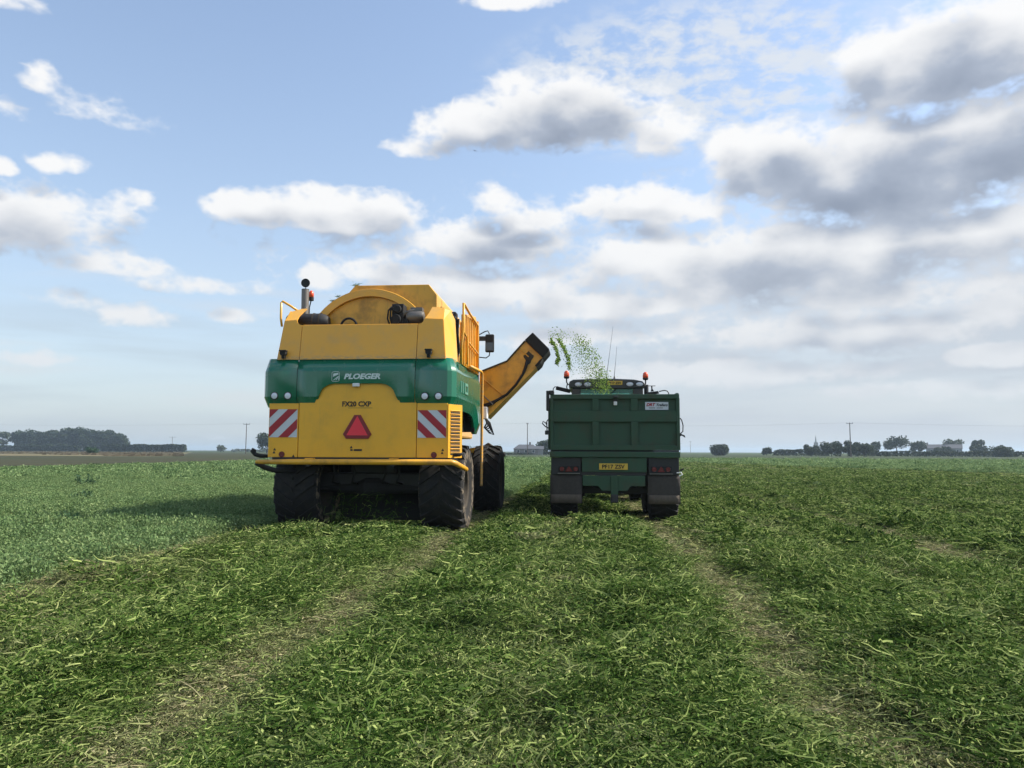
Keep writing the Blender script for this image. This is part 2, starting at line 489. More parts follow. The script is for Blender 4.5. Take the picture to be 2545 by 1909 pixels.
def ground_mat():
    m, t = new_mat('field_soil')
    P = t.n('ShaderNodeTexCoord').outputs['Object']
    x, y, z = t.sep(P)
    wob = t.m('MULTIPLY', t.m('SUBTRACT', t.noise(P, 0.7, 3), 0.5), 0.7)
    u = t.m('DIVIDE', t.m('SUBTRACT', t.m('ADD', x, wob), TRACK0), PERIOD)
    s = t.m('MULTIPLY', t.m('ABSOLUTE', t.m('SUBTRACT', u, t.m('ROUND', u))), PERIOD)
    n = t.noise(P, 5.0, 6, 0.65)
    big = t.noise(P, 0.35, 4, 0.6)
    fine = t.noise(t.vm('MULTIPLY', P, (1, 0.6, 1)), 26, 5, 0.7)
    edge = t.m('MULTIPLY', t.smooth(t.m('ABSOLUTE', t.m('ADD', x, 5.2)), 0.75, 0.35), t.smooth(n, 0.25, 0.5))
    track = t.m('MAXIMUM', edge, t.m('MULTIPLY', t.smooth(s, 0.42, 0.08), t.smooth(n, 0.30, 0.62)))
    green = t.mix(t.m('MULTIPLY', fine, 1.0), (0.010, 0.022, 0.005), (0.075, 0.12, 0.026))
    green = t.mix(t.m('MULTIPLY', t.smooth(big, 0.45, 0.7), 0.4), green, (0.040, 0.072, 0.016))
    soil = t.mix(fine, (0.018, 0.013, 0.008), (0.10, 0.076, 0.044))
    c = t.mix(track, green, soil)
    nm = bump(t, t.m('ADD', n, fine), 0.8, 0.05)
    return finish(m, t, principled(t, c, 0.95, spec=0.15, normal=nm).outputs[0])


def field_mat(name, a, b, c3=None, sx=1.0, sy=1.0, scale=0.25):
    m, t = new_mat(name)
    P = t.n('ShaderNodeTexCoord').outputs['Object']
    v = t.vm('MULTIPLY', P, (sx, sy, 1))
    n = t.noise(v, scale, 7, 0.68)
    c = t.mix(t.smooth(n, 0.32, 0.68), a, b)
    if c3:
        c = t.mix(t.smooth(t.noise(v, scale * 0.22, 4, 0.6), 0.50, 0.60), c, c3)
    fine = t.noise(P, 6.0, 4, 0.7)
    c = t.mix(t.m('MULTIPLY', fine, 0.5), c, tuple(q * 0.45 for q in a))
    return finish(m, t, principled(t, c, 0.95, spec=0.1, normal=bump(t, n, 0.6, 0.1)).outputs[0])


M['ground'] = ground_mat()
M['field_crop'] = field_mat('crop_far', (0.11, 0.185, 0.070), (0.18, 0.27, 0.115), scale=0.8)
M['field_brown'] = field_mat('fallow_brown', (0.045, 0.052, 0.026), (0.066, 0.062, 0.034), (0.038, 0.060, 0.023), sx=0.25, scale=0.12)
M['field_dark'] = field_mat('far_dark_green', (0.042, 0.062, 0.028), (0.065, 0.085, 0.04), sx=0.2, scale=0.12)
M['field_tan'] = field_mat('far_tan', (0.21, 0.165, 0.10), (0.13, 0.135, 0.065), (0.065, 0.095, 0.04), sx=0.35, scale=0.12)


# ------------------------------------------------------------------ mesh helper
class MB:
    def __init__(self):
        self.v, self.f = [], []

    def add(self, vs, fs):
        o = len(self.v)
        self.v += [tuple(p) for p in vs]
        self.f += [tuple(i + o for i in q) for q in fs]
        return self

    def box(self, x0, x1, y0, y1, z0, z1, M4=None):
        vs = [Vector((x, y, z)) for z in (z0, z1) for y in (y0, y1) for x in (x0, x1)]
        if M4:
            vs = [M4 @ p for p in vs]
        return self.add(vs, [(0, 2, 3, 1), (4, 5, 7, 6), (0, 1, 5, 4), (2, 6, 7, 3), (0, 4, 6, 2), (1, 3, 7, 5)])

    def prism(self, poly, axis, a, b):
        def mk(p, k):
            u, w = p
            return {'x': (k, u, w), 'y': (u, k, w), 'z': (u, w, k)}[axis]
        n = len(poly)
        return self.add([mk(p, a) for p in poly] + [mk(p, b) for p in poly],
                        [tuple(range(n - 1, -1, -1)), tuple(range(n, 2 * n))] + [(i, (i + 1) % n, n + (i + 1) % n, n + i) for i in range(n)])

    def tube(self, pts, r, n=8, caps=True):
        pts = [Vector(p) for p in pts]
        k = len(pts)
        rs = r if isinstance(r, (list, tuple)) else [r] * k
        up = None
        vs = []
        for i, p in enumerate(pts):
            d = (pts[min(i + 1, k - 1)] - pts[max(i - 1, 0)]).normalized()
            if up is None:
                up = d.orthogonal().normalized()
            up = (up - d * up.dot(d)).normalized()
            s = d.cross(up)
            for j in range(n):
                a = 2 * math.pi * j / n
                vs.append(p + (up * math.cos(a) + s * math.sin(a)) * rs[i])
        fs = [(i * n + j, i * n + (j + 1) % n, (i + 1) * n + (j + 1) % n, (i + 1) * n + j) for i in range(k - 1) for j in range(n)]
        if caps:
            fs += [tuple(range(n - 1, -1, -1)), tuple(range((k - 1) * n, k * n))]
        return self.add(vs, fs)

    def lathe(self, prof, c, axis='x', n=32, a0=0.0, a1=2 * math.pi):
        full = abs(a1 - a0 - 2 * math.pi) < 1e-6
        m = n if full else n + 1
        vs = []
        for (r, h) in prof:
            for j in range(m):
                a = a0 + (a1 - a0) * j / n
                u, w = r * math.cos(a), r * math.sin(a)
                q = {'x': (h, u, w), 'y': (u, h, w), 'z': (u, w, h)}[axis]
                vs.append((c[0] + q[0], c[1] + q[1], c[2] + q[2]))
        fs = []
        for i in range(len(prof) - 1):
            for j in range(n):
                jn = (j + 1) % m
                fs.append((i * m + j, i * m + jn, (i + 1) * m + jn, (i + 1) * m + j))
        return self.add(vs, fs)

    def cyl(self, c, r, h0, h1, axis='y', n=20):
        return self.lathe([(1e-4, h0), (r, h0), (r, h1), (1e-4, h1)], c, axis, n)

    def ball(self, c, r, sz=1.0, n=16, k=8):
        prof = [(max(1e-4, r * math.sin(math.pi * i / k)), -r * sz * math.cos(math.pi * i / k)) for i in range(k + 1)]
        return self.lathe(prof, c, 'z', n)

    def grid(self, rows):
        k = len(rows[0])
        return self.add([p for r in rows for p in r],
                        [(i * k + j, i * k + j + 1, (i + 1) * k + j + 1, (i + 1) * k + j) for i in range(len(rows) - 1) for j in range(k - 1)])

    def mesh(self, name, mat, smooth=False):
        me = bpy.data.meshes.new(name)
        me.from_pydata([tuple(p) for p in self.v], [], self.f)
        bm = bmesh.new()
        bm.from_mesh(me)
        bmesh.ops.recalc_face_normals(bm, faces=bm.faces)
        bm.to_mesh(me)
        bm.free()
        me.materials.append(mat)
        if smooth:
            me.polygons.foreach_set('use_smooth', [True] * len(me.polygons))
        return me

    def build(self, name, mat, parent=None, smooth=False, bevel=0.0, solid=0.0, label=None, auto=None):
        me = self.mesh(name, M[mat] if isinstance(mat, str) else mat, smooth)
        o = bpy.data.objects.new(name, me)
        COL.objects.link(o)
        o.parent = parent
        if auto:
            me.polygons.foreach_set('use_smooth', [True] * len(me.polygons))
            e = me
            bm = bmesh.new()
            bm.from_mesh(e)
            for ed in bm.edges:
                if len(ed.link_faces) == 2 and ed.calc_face_angle(0) > R(auto):
                    ed.smooth = False
            bm.to_mesh(e)
            bm.free()
        if solid:
            s = o.modifiers.new('thickness', 'SOLIDIFY')
            s.thickness = solid
            s.offset = 0
        if bevel:
            b = o.modifiers.new('edge', 'BEVEL')
            b.width = bevel
            b.segments = 2
            b.limit_method = 'ANGLE'
            b.angle_limit = R(35)
        if label:
            o['label'] = label
        return o


def thing(name, label, cat, loc=(0, 0, 0), rz=0.0, group=None):
    o = bpy.data.objects.new(name, None)
    COL.objects.link(o)
    o.location = loc
    o.rotation_euler = (0, 0, rz)
    o['label'] = label
    o['category'] = cat
    if group:
        o['group'] = group
    return o


def tag(o, label, cat, group=None):
    o['label'] = label
    o['category'] = cat
    if group:
        o['group'] = group
    return o


def text(name, s, mat, parent, size, loc, width=None, shear=0.0, bold=0.0, rot=None, ext=0.002):
    cu = bpy.data.curves.new(name, 'FONT')
    cu.body = s
    cu.size = size
    cu.shear = shear
    cu.offset = bold
    cu.extrude = ext
    cu.align_x = 'CENTER'
    cu.align_y = 'CENTER'
    cu.resolution_u = 3
    tmp = bpy.data.objects.new(name, cu)
    COL.objects.link(tmp)
    dg = bpy.context.evaluated_depsgraph_get()
    me = bpy.data.meshes.new_from_object(tmp.evaluated_get(dg))
    bpy.data.objects.remove(tmp)
    co = np.zeros(len(me.vertices) * 3)
    me.vertices.foreach_get('co', co)
    co = co.reshape(-1, 3)
    co[:, 0] -= (co[:, 0].max() + co[:, 0].min()) / 2
    co[:, 1] -= (co[:, 1].max() + co[:, 1].min()) / 2
    if width:
        co[:, 0] *= width / (co[:, 0].max() - co[:, 0].min())
    co[:, 1] *= size * 0.72 / max(1e-6, (co[:, 1].max() - co[:, 1].min()))
    # stand the text up: x stays, y -> z, faces -y
    out = np.stack([co[:, 0], -co[:, 2], co[:, 1]], 1)
    me.vertices.foreach_set('co', out.ravel())
    me.materials.clear()
    me.materials.append(M[mat])
    o = bpy.data.objects.new(name, me)
    COL.objects.link(o)
    o.parent = parent
    o.location = loc
    if rot:
        o.rotation_euler = rot
    return o


# ------------------------------------------------------------------ terrain
def vnoise(x, y, seed, per=256):
    tb = np.random.default_rng(seed).random((per, per))
    xi, yi = np.floor(x).astype(int), np.floor(y).astype(int)
    fx, fy = x - xi, y - yi
    fx, fy = fx * fx * (3 - 2 * fx), fy * fy * (3 - 2 * fy)
    a = tb[xi % per, yi % per]
    b = tb[(xi + 1) % per, yi % per]
    c = tb[xi % per, (yi + 1) % per]
    d = tb[(xi + 1) % per, (yi + 1) % per]
    return (a * (1 - fx) + b * fx) * (1 - fy) + (c * (1 - fx) + d * fx) * fy


def track_dist(x, y):
    u = (x + (vnoise(x * 0.7, y * 0.7, 3) - 0.5) * 0.35 - TRACK0) / PERIOD
    return np.abs(u - np.round(u)) * PERIOD


def right_edge(x, y):
    """>0 where the standing crop at the far right begins"""
    return (x - 13.0) * 0.939 + (y - 92.0) * 0.345


def is_crop(x, y):
    e = (vnoise(x * 1.3, y * 1.3, 5) - 0.5) * 0.5
    left = (x < -5.55 + e) & (x > -36.5)
    ahead = (x < -1.95 + e * 0.5) & (y > 21.3 + e) & (x > -36.5)
    right = (right_edge(x, y) > e * 6) & (y > 45) & (x > 4)
    return (left | ahead | right) & (y < 124)


def lump_mask(x, y):
    """heaps of darker, wetter haulm"""
    return np.clip((vnoise(x * 1.5 + 5, y * 1.25, 15) * 0.45 + vnoise(x * 4.2, y * 3.4, 17) * 0.55 - 0.66) * 6.0, 0, 1)


def ground_h(x, y):
    near = np.clip((60 - y) / 25, 0, 1) * np.clip((25 - np.abs(x)) / 8, 0, 1)
    s = track_dist(x, y)
    mound = (1 - np.exp(-(s / 0.55) ** 2)) * (1 - 0.62 * np.exp(-((PERIOD / 2 - s) / 0.42) ** 2))
    lumps = vnoise(x * 1.1, y * 0.8, 11) * 0.10 + vnoise(x * 2.6 + 40, y * 2.1, 12) * 0.055 + vnoise(x * 6.2, y * 5.5, 13) * 0.022
    lumps = lumps + 0.10 * lump_mask(x, y) * (0.35 + 0.65 * vnoise(x * 4.5, y * 4.0, 16))
    cut = mound * (0.07 + lumps * 1.25) + lumps * 0.16
    mach = np.clip(1 - np.maximum(np.abs(x + 3.6) - 1.9, 0) / 0.6, 0, 1) * np.clip((y - 11.6) / 1.2, 0, 1) * np.clip((23 - y) / 2, 0, 1)
    mach = np.maximum(mach, np.clip(1 - np.maximum(np.abs(x - 0.72) - 1.4, 0) / 0.6, 0, 1) * np.clip((y - 14.0) / 1.0, 0, 1) * np.clip((27 - y) / 2, 0, 1))
    cut = cut * (1 - 0.75 * mach)
    c = is_crop(x, y)
    h = np.where(c, 0.02 + vnoise(x * 0.9, y * 0.9, 14) * 0.05, cut)
    return h * near - 0.03 * near


def axis_coords(a0, a1, step, far, grow=1.16):
    mid = list(np.arange(a0, a1 + 1e-6, step))
    lo, hi, s = [], [], step
    p = a0
    while p > -far:
        s *= grow
        p -= s
        lo.append(p)
    s, p = step, a1
    while p < far:
        s *= grow
        p += s
        hi.append(p)
    return np.array(lo[::-1] + mid + hi)


def build_ground():
    xs = axis_coords(-13, 13, 0.09, 4000)
    ys = axis_coords(1.5, 27, 0.09, 4000)
    X, Y = np.meshgrid(xs, ys)
    Z = ground_h(X, Y)
    n, k = X.shape
    co = np.stack([X, Y, Z], -1).reshape(-1, 3)
    i = np.arange(n * k).reshape(n, k)
    q = np.stack([i[:-1, :-1], i[:-1, 1:], i[1:, 1:], i[1:, :-1]], -1).reshape(-1, 4)
    me = bpy.data.meshes.new('ground')
    me.vertices.add(n * k)
    me.vertices.foreach_set('co', co.ravel())
    me.loops.add(len(q) * 4)
    me.polygons.add(len(q))
    me.loops.foreach_set('vertex_index', q.ravel())
    me.polygons.foreach_set('loop_start', np.arange(0, len(q) * 4, 4))
    me.polygons.foreach_set('loop_total', np.full(len(q), 4))
    me.update()
    me.validate()
    me.polygons.foreach_set('use_smooth', [True] * len(q))
    me.materials.append(M['ground'])
    o = bpy.data.objects.new('ground', me)
    COL.objects.link(o)
    o['kind'] = 'structure'
    o['label'] = 'open arable field of cut pea haulm reaching to the horizon'


build_ground()


def field(name, poly, z, mat, label):
    b = MB()
    b.add([(x, y, z) for x, y in poly], [tuple(range(len(poly)))])
    o = b.build(name, mat)
    o['kind'] = 'structure'
    o['label'] = label
    return o


field('uncut_field', [(-36.5, 34), (-6.2, 34), (-2.2, 40), (-2.2, 124), (-36.5, 124)], 0.03, 'field_crop', 'standing pea crop left of and ahead of the harvester')
field('uncut_field', [(12.0, 96), (29, 49), (140, 38), (140, 124), (1.5, 124), (1.5, 116)], 0.034, 'field_crop', 'strip of pale green standing crop across the right distance')
field('fallow_field', [(-1500, 40), (-36.6, 40), (-36.6, 124.2), (400, 124.2), (900, 330), (-1500, 330)], 0.012, 'field_brown', 'brown fallow land beyond the crop')
field('far_field', [(-28, 126), (1500, 126), (2500, 460), (-28, 460)], 0.020, 'field_dark', 'dark green field below the right hand hedges')
field('reed_strip', [(-520, 150), (-84, 150), (-235, 440), (-720, 440)], 0.028, 'field_tan', 'straw coloured rough grass strip at the left')
field('far_meadow', [(-2600, 331), (-31, 331), (-31, 1200), (-2600, 1200)], 0.016, 'field_dark', 'far green meadow in front of the left hand copse')


# ------------------------------------------------------------------ scattered plants
def np_mesh(name, verts, faces, vc, mat):
    """faces: (n,3) or (n,4) array"""
    k = faces.shape[1]
    me = bpy.data.meshes.new(name)
    me.vertices.add(len(verts))
    me.vertices.foreach_set('co', np.asarray(verts, dtype=np.float32).ravel())
    me.loops.add(faces.size)
    me.polygons.add(len(faces))
    me.loops.foreach_set('vertex_index', faces.ravel().astype(np.int32))
    me.polygons.foreach_set('loop_start', np.arange(0, faces.size, k, dtype=np.int32))
    me.polygons.foreach_set('loop_total', np.full(len(faces), k, dtype=np.int32))
    me.update()
    at = me.attributes.new('vc', 'FLOAT', 'POINT')
    at.data.foreach_set('value', np.asarray(vc, dtype=np.float32))
    me.materials.append(mat)
    return me


def strands(g, n, rad, lmin, lmax, wid, zmax, lift, vmean, vsd, seg=4):
    """tangled flat stems lying on the ground"""
    V, Fc, C = [], [], []
    for i in range(n):
        r = rad * math.sqrt(g.random())
        a = g.random() * 6.283
        p = np.array([r * math.cos(a), r * math.sin(a), g.random() ** 1.6 * zmax])
        h = g.random() * 6.283
        L = lmin + (lmax - lmin) * g.random() ** 1.7
        cur = g.normal(0, 2.2)
        pit = g.normal(0.05, lift)
        roll = g.random() * 3.14
        w = wid * (0.6 + 0.8 * g.random())
        o = len(V)
        c = np.clip(g.normal(vmean, vsd), 0, 1)
        for k in range(seg + 1):
            d = np.array([math.cos(h) * math.cos(pit), math.sin(h) * math.cos(pit), math.sin(pit)])
            sidev = np.array([-math.sin(h) * math.cos(roll), math.cos(h) * math.cos(roll), math.sin(roll)])
            ww = w * (1 - 0.6 * (k / seg) ** 2) * 0.5
            V.append(p + sidev * ww)
            V.append(p - sidev * ww)
            C += [c, c]
            p = p + d * L / seg
            h += cur / seg + g.normal(0, 0.25)
            pit += g.normal(-0.12, 0.3)
            p[2] = max(p[2], -0.01)
        for k in range(seg):
            Fc.append((o + 2 * k, o + 2 * k + 1, o + 2 * k + 3, o + 2 * k + 2))
    return V, Fc, C


def leaves(g, n, rad, zlo, zhi, smin, smax, vmean, vsd, flat=0.5, up=None):
    V, Fc, C = [], [], []
    for i in range(n):
        r = rad * math.sqrt(g.random())
        a = g.random() * 6.283
        z = zlo + (zhi - zlo) * g.random() ** 0.7
        p = np.array([r * math.cos(a), r * math.sin(a), z])
        nrm = g.normal(0, 1, 3) * np.array([flat, flat, 0.25]) + np.array([0, 0, 0.75])
        nrm /= np.linalg.norm(nrm)
        t = np.cross(nrm, g.normal(0, 1, 3))
        t /= np.linalg.norm(t) + 1e-9
        b = np.cross(nrm, t)
        s = smin + (smax - smin) * g.random()
        o = len(V)
        for (u, w, k) in ((-1, 0, 0), (0.05, -0.5, 0.1), (1, 0, 0.0), (0.05, 0.5, 0.1)):
            V.append(p + t * u * s + b * w * s + nrm * k * s)
        c = np.clip(g.normal(vmean, vsd), 0, 1)
        C += [c] * 4
        Fc.append((o, o + 1, o + 2, o + 3))
    return V, Fc, C


def merge(parts):
    V, Fc, C = [], [], []
    for v, f, c in parts:
        o = len(V)
        V += v
        Fc += [tuple(i + o for i in q) for q in f]
        C += c
    return np.array(V), np.array(Fc), np.array(C)


def variant_collection(name, meshes):
    c = bpy.data.collections.new(name)
    for i, me in enumerate(meshes):
        o = bpy.data.objects.new('%s_%02d' % (name, i), me)
        c.objects.link(o)
    return c


def scatter(name, label, coll, nvar, pos, rot, scl, tint):
    n = len(pos)
    me = bpy.data.meshes.new(name)
    me.vertices.add(n)
    me.vertices.foreach_set('co', np.asarray(pos, dtype=np.float32).ravel())
    a = me.attributes.new('rot', 'FLOAT_VECTOR', 'POINT')
    a.data.foreach_set('vector', np.asarray(rot, dtype=np.float32).ravel())
    a = me.attributes.new('scl', 'FLOAT_VECTOR', 'POINT')
    a.data.foreach_set('vector', np.asarray(scl, dtype=np.float32).ravel())
    a = me.attributes.new('tint', 'FLOAT', 'POINT')
    a.data.foreach_set('value', np.asarray(tint, dtype=np.float32))
    a = me.attributes.new('idx', 'INT', 'POINT')
    a.data.foreach_set('value', rng.integers(0, nvar, n).astype(np.int32))
    o = bpy.data.objects.new(name, me)
    COL.objects.link(o)
    o['kind'] = 'stuff'
    o['label'] = label
    g = bpy.data.node_groups.new(name + '_scatter', 'GeometryNodeTree')
    g.interface.new_socket('Geometry', in_out='INPUT', socket_type='NodeSocketGeometry')
    g.interface.new_socket('Geometry', in_out='OUTPUT', socket_type='NodeSocketGeometry')
    N = g.nodes
    gi, go = N.new('NodeGroupInput'), N.new('NodeGroupOutput')
    ci = N.new('GeometryNodeCollectionInfo')
    ci.inputs[0].default_value = coll
    ci.inputs['Separate Children'].default_value = True
    ip = N.new('GeometryNodeInstanceOnPoints')
    ip.inputs['Pick Instance'].default_value = True

    def attr(nm, ty):
        q = N.new('GeometryNodeInputNamedAttribute')
        q.data_type = ty
        q.inputs[0].default_value = nm
        return q.outputs[0]
    L = g.links.new
    m2p = N.new('GeometryNodeMeshToPoints')
    L(gi.outputs[0], m2p.inputs[0])
    L(m2p.outputs[0], ip.inputs['Points'])
    L(ci.outputs[0], ip.inputs['Instance'])
    L(attr('idx', 'INT'), ip.inputs['Instance Index'])
    er = N.new('FunctionNodeEulerToRotation')
    L(attr('rot', 'FLOAT_VECTOR'), er.inputs[0])
    L(er.outputs[0], ip.inputs['Rotation'])
    L(attr('scl', 'FLOAT_VECTOR'), ip.inputs['Scale'])
    L(ip.outputs[0], go.inputs[0])
    md = o.modifiers.new('scatter', 'NODES')
    md.node_group = g
    return o


g1 = np.random.default_rng(21)
haulm_meshes = []
for i in range(10):
    vm = 0.42 + 0.06 * (i % 3)
    V, Fc, C = merge([strands(g1, 78, 0.24, 0.045, 0.19, 0.0072, 0.060, 0.13, vm, 0.33),
                      leaves(g1, 80, 0.24, 0.0, 0.055, 0.007, 0.016, vm - 0.05, 0.3, 0.6)])
    haulm_meshes.append(np_mesh('haulm_tuft', V, Fc, C, M['haulm']))
haulm_col = variant_collection('haulm_tuft', haulm_meshes)

coarse_meshes = []
for i in range(6):
    V, Fc, C = merge([strands(g1, 70, 0.42, 0.08, 0.28, 0.016, 0.070, 0.11, 0.5, 0.33, 3),
                      leaves(g1, 70, 0.42, 0.0, 0.06, 0.016, 0.036, 0.42, 0.3, 0.5)])
    coarse_meshes.append(np_mesh('haulm_clump', V, Fc, C, M['haulm']))
coarse_col = variant_collection('haulm_clump', coarse_meshes)

crop_meshes = []
for i in range(8):
    V, Fc, C = merge([leaves(g1, 190, 0.26, 0.02, 0.20, 0.009, 0.021, (0.60, 0.55, 0.36)[i % 3], 0.24, 0.75),
                      strands(g1, 26, 0.22, 0.08, 0.22, 0.0055, 0.10, 0.5, 0.7, 0.2)])
    crop_meshes.append(np_mesh('pea_plant', V, Fc, C, M['crop']))
crop_col = variant_collection('pea_plant', crop_meshes)
cropf_meshes = []
for i in range(6):
    V, Fc, C = merge([leaves(g1, 160, 0.60, 0.02, 0.20, 0.03, 0.075, (0.62, 0.58, 0.25)[i % 3], 0.24, 0.7)])
    cropf_meshes.append(np_mesh('pea_patch', V, Fc, C, M['crop']))
cropf_col = variant_collection('pea_patch', cropf_meshes)


def sample(y0, y1, dens, slope=0.86, off=2.5, shift=0.0875):
    """points over the wedge of ground in front of the camera, a margin on both sides"""
    out = []
    y = y0
    while y < y1:
        st = max(0.5, 0.08 * y)
        st = min(st, y1 - y)
        w = slope * (y + st / 2) + off
        n = int(dens(y + st / 2) * 2 * w * st)
        xs = rng.uniform(-w, w, n) - shift * (y + st / 2)
        out.append(np.stack([xs, rng.uniform(y, y + st, n)], 1))
        y += st
    return np.concatenate(out)


# cut haulm, near
p = sample(1.6, 10, lambda y: 105.0 if y < 5 else 66.0)
c = is_crop(p[:, 0], p[:, 1])
p = p[~c & (p[:, 0] > -9)]
s = track_dist(p[:, 0], p[:, 1])
left_dry = np.clip(1.25 - np.abs(p[:, 0] + 5.05) / 0.60, 0, 1)
bare = vnoise(p[:, 0] * 1.8, p[:, 1] * 1.2, 31)
keep = ~(((s < 0.30) | (left_dry > 0.3)) & (rng.random(len(p)) < 0.60 * np.clip((bare - 0.35) * 3.0, 0, 1)))
p, s, left_dry = p[keep], s[keep], left_dry[keep]
n = len(p)
z = ground_h(p[:, 0], p[:, 1])
patchy = vnoise(p[:, 0] * 0.9 + 9, p[:, 1] * 0.7, 32)
tint = np.clip(np.exp(-(s / 0.25) ** 2) * (0.10 + 0.75 * vnoise(p[:, 0] * 1.7, p[:, 1] * 1.1, 33)) + left_dry * (0.40 + 0.5 * vnoise(p[:, 0] * 2.3, p[:, 1] * 2.0, 34)) + rng.normal(-0.09, 0.19, n) + 0.25 * np.clip(patchy - 0.6, 0, 1), -0.6, 0.85)
tint = np.clip(tint + 0.16 * np.cos(4 * np.pi * (p[:, 0] - TRACK0) / PERIOD) + 0.05, -0.7, 0.85)
lm = lump_mask(p[:, 0] + 0.03, p[:, 1] + 0.10)
tint = np.where(rng.random(n) < lm * 0.8, -rng.uniform(0.1, 0.8, n), tint)
rot = np.stack([rng.normal(0, 0.13, n), rng.normal(0, 0.13, n), rng.uniform(0, 6.283, n)], 1)
sc = np.repeat(rng.uniform(0.70, 1.30, (n, 1)), 3, 1)
sc *= np.clip(0.50 + 0.08 * p[:, 1], 0.66, 1.0)[:, None]
sc[:, 2] *= rng.uniform(0.5, 1.4, n) * (0.35 + 0.75 * np.clip(s / 0.7, 0, 1))
scatter('cut_haulm', 'tangled green cut pea haulm lying over the foreground', haulm_col, 10, np.stack([p[:, 0], p[:, 1], z], 1), rot, sc, tint)
# pale broken stubble and short stems on the wheel tracks
stub_meshes = []
for i in range(6):
    V, Fc, C = merge([strands(g1, 120, 0.22, 0.02, 0.10, 0.0050, 0.022, 0.16, 0.55, 0.30, 3), leaves(g1, 40, 0.22, 0.0, 0.02, 0.005, 0.012, 0.5, 0.3, 0.4)])
    stub_meshes.append(np_mesh('stubble_tuft', V, Fc, C, M['haulm']))
stub_col = variant_collection('stubble_tuft', stub_meshes)
p = sample(1.6, 24, lambda y: 80.0 if y < 12 else 45.0)
s = track_dist(p[:, 0], p[:, 1])
on = ((s < 0.33 * (0.15 + vnoise(p[:, 0] * 1.9, p[:, 1] * 1.2, 51))) | (np.abs(p[:, 0] + 5.15) < 0.5)) & ~is_crop(p[:, 0], p[:, 1]) & (p[:, 0] > -6.5)
p = p[on]
n = len(p)
rot = np.stack([rng.normal(0, 0.1, n), rng.normal(0, 0.1, n), rng.uniform(0, 6.283, n)], 1)
sc = np.repeat(rng.uniform(0.7, 1.3, (n, 1)), 3, 1)
scatter('cut_stubble', 'pale broken stems and stubble along the wheel tracks', stub_col, 6, np.stack([p[:, 0], p[:, 1], ground_h(p[:, 0], p[:, 1]) + 0.012], 1), rot, sc, np.clip(rng.normal(0.45, 0.30, n), -0.3, 0.9))
# cut haulm, further off
p = sample(10, 112, lambda y: 26.0 if y < 30 else (9.0 if y < 55 else 4.0), 0.82, 3)
c = is_crop(p[:, 0], p[:, 1])
p = p[~c & (p[:, 0] > -9)]
n = len(p)
s = track_dist(p[:, 0], p[:, 1])
tint = np.clip(np.exp(-(s / 0.34) ** 2) * 0.85 + np.clip(1.25 - np.abs(p[:, 0] + 5.05) / 0.6, 0, 1) * 0.5 * (p[:, 1] < 14) + rng.normal(-0.09, 0.19, n), -0.6, 0.8)
far = np.clip(p[:, 1] / 45, 0.68, 2.2)
rot = np.stack([rng.normal(0, 0.09, n), rng.normal(0, 0.09, n), rng.uniform(0, 6.283, n)], 1)
sc = rng.uniform(0.75, 1.35, (n, 3)) * far[:, None]
sc[:, 2] = rng.uniform(0.6, 1.5, n) * np.sqrt(far) * (0.5 + 0.6 * np.clip(s / 0.8, 0, 1))
tint = np.clip(tint + 0.20 * np.cos(4 * np.pi * (p[:, 0] - TRACK0) / PERIOD) + 0.05, -0.7, 0.85)
lm = lump_mask(p[:, 0] * 0.8, p[:, 1] * 0.8)
hit = rng.random(n) < lm * 0.7
tint = np.where(hit, -rng.uniform(0.1, 0.6, n), tint)
sc[:, 2] *= np.where(hit, 1.7, 1.0)
scatter('cut_haulm', 'rows of cut haulm running away past the trailer', coarse_col, 6, np.stack([p[:, 0], p[:, 1], ground_h(p[:, 0], p[:, 1])], 1), rot, sc, tint)
# standing crop
p = sample(4, 34, lambda y: 30.0 if y < 18 else 18.0)
p = p[is_crop(p[:, 0], p[:, 1])]
n = len(p)
hgt = 0.6 + 0.8 * vnoise(p[:, 0] * 0.55, p[:, 1] * 0.55, 41) + 0.25 * vnoise(p[:, 0] * 1.7, p[:, 1] * 1.7, 43)
rot = np.stack([rng.normal(0, 0.15, n), rng.normal(0, 0.15, n), rng.uniform(0, 6.283, n)], 1)
sc = np.repeat(rng.uniform(0.85, 1.3, (n, 1)), 3, 1)
sc[:, 2] *= hgt
tint = np.clip(rng.normal(0.08, 0.12, n) + 0.3 * np.clip(vnoise(p[:, 0] * 0.4, p[:, 1] * 0.4, 42) - 0.6, 0, 1), 0, 0.6)
scatter('pea_crop', 'leafy standing pea crop left of the harvester', crop_col, 8, np.stack([p[:, 0], p[:, 1], ground_h(p[:, 0], p[:, 1])], 1), rot, sc, tint)
p = sample(30, 148, lambda y: 7.0 if y < 60 else 2.6, 0.80, 3)
p = p[is_crop(p[:, 0], p[:, 1])]
n = len(p)
rot = np.stack([rng.normal(0, 0.12, n), rng.normal(0, 0.12, n), rng.uniform(0, 6.283, n)], 1)
far = np.clip(p[:, 1] / 50, 0.8, 2.0)
sc = rng.uniform(0.8, 1.3, (n, 3)) * far[:, None]
sc[:, 2] = rng.uniform(0.6, 1.35, n)
tint = np.clip(rng.normal(0.06, 0.1, n), 0, 0.5)
scatter('pea_crop', 'smooth expanse of standing pea crop in the distance', cropf_col, 6, np.stack([p[:, 0], p[:, 1], ground_h(p[:, 0], p[:, 1])], 1), rot, sc, tint)

# ------------------------------------------------------------------ harvester
HV = thing('pea_harvester', 'yellow pea harvester with green band, seen from behind, on black tyres', 'harvester', (-3.66, 12.3, 0))


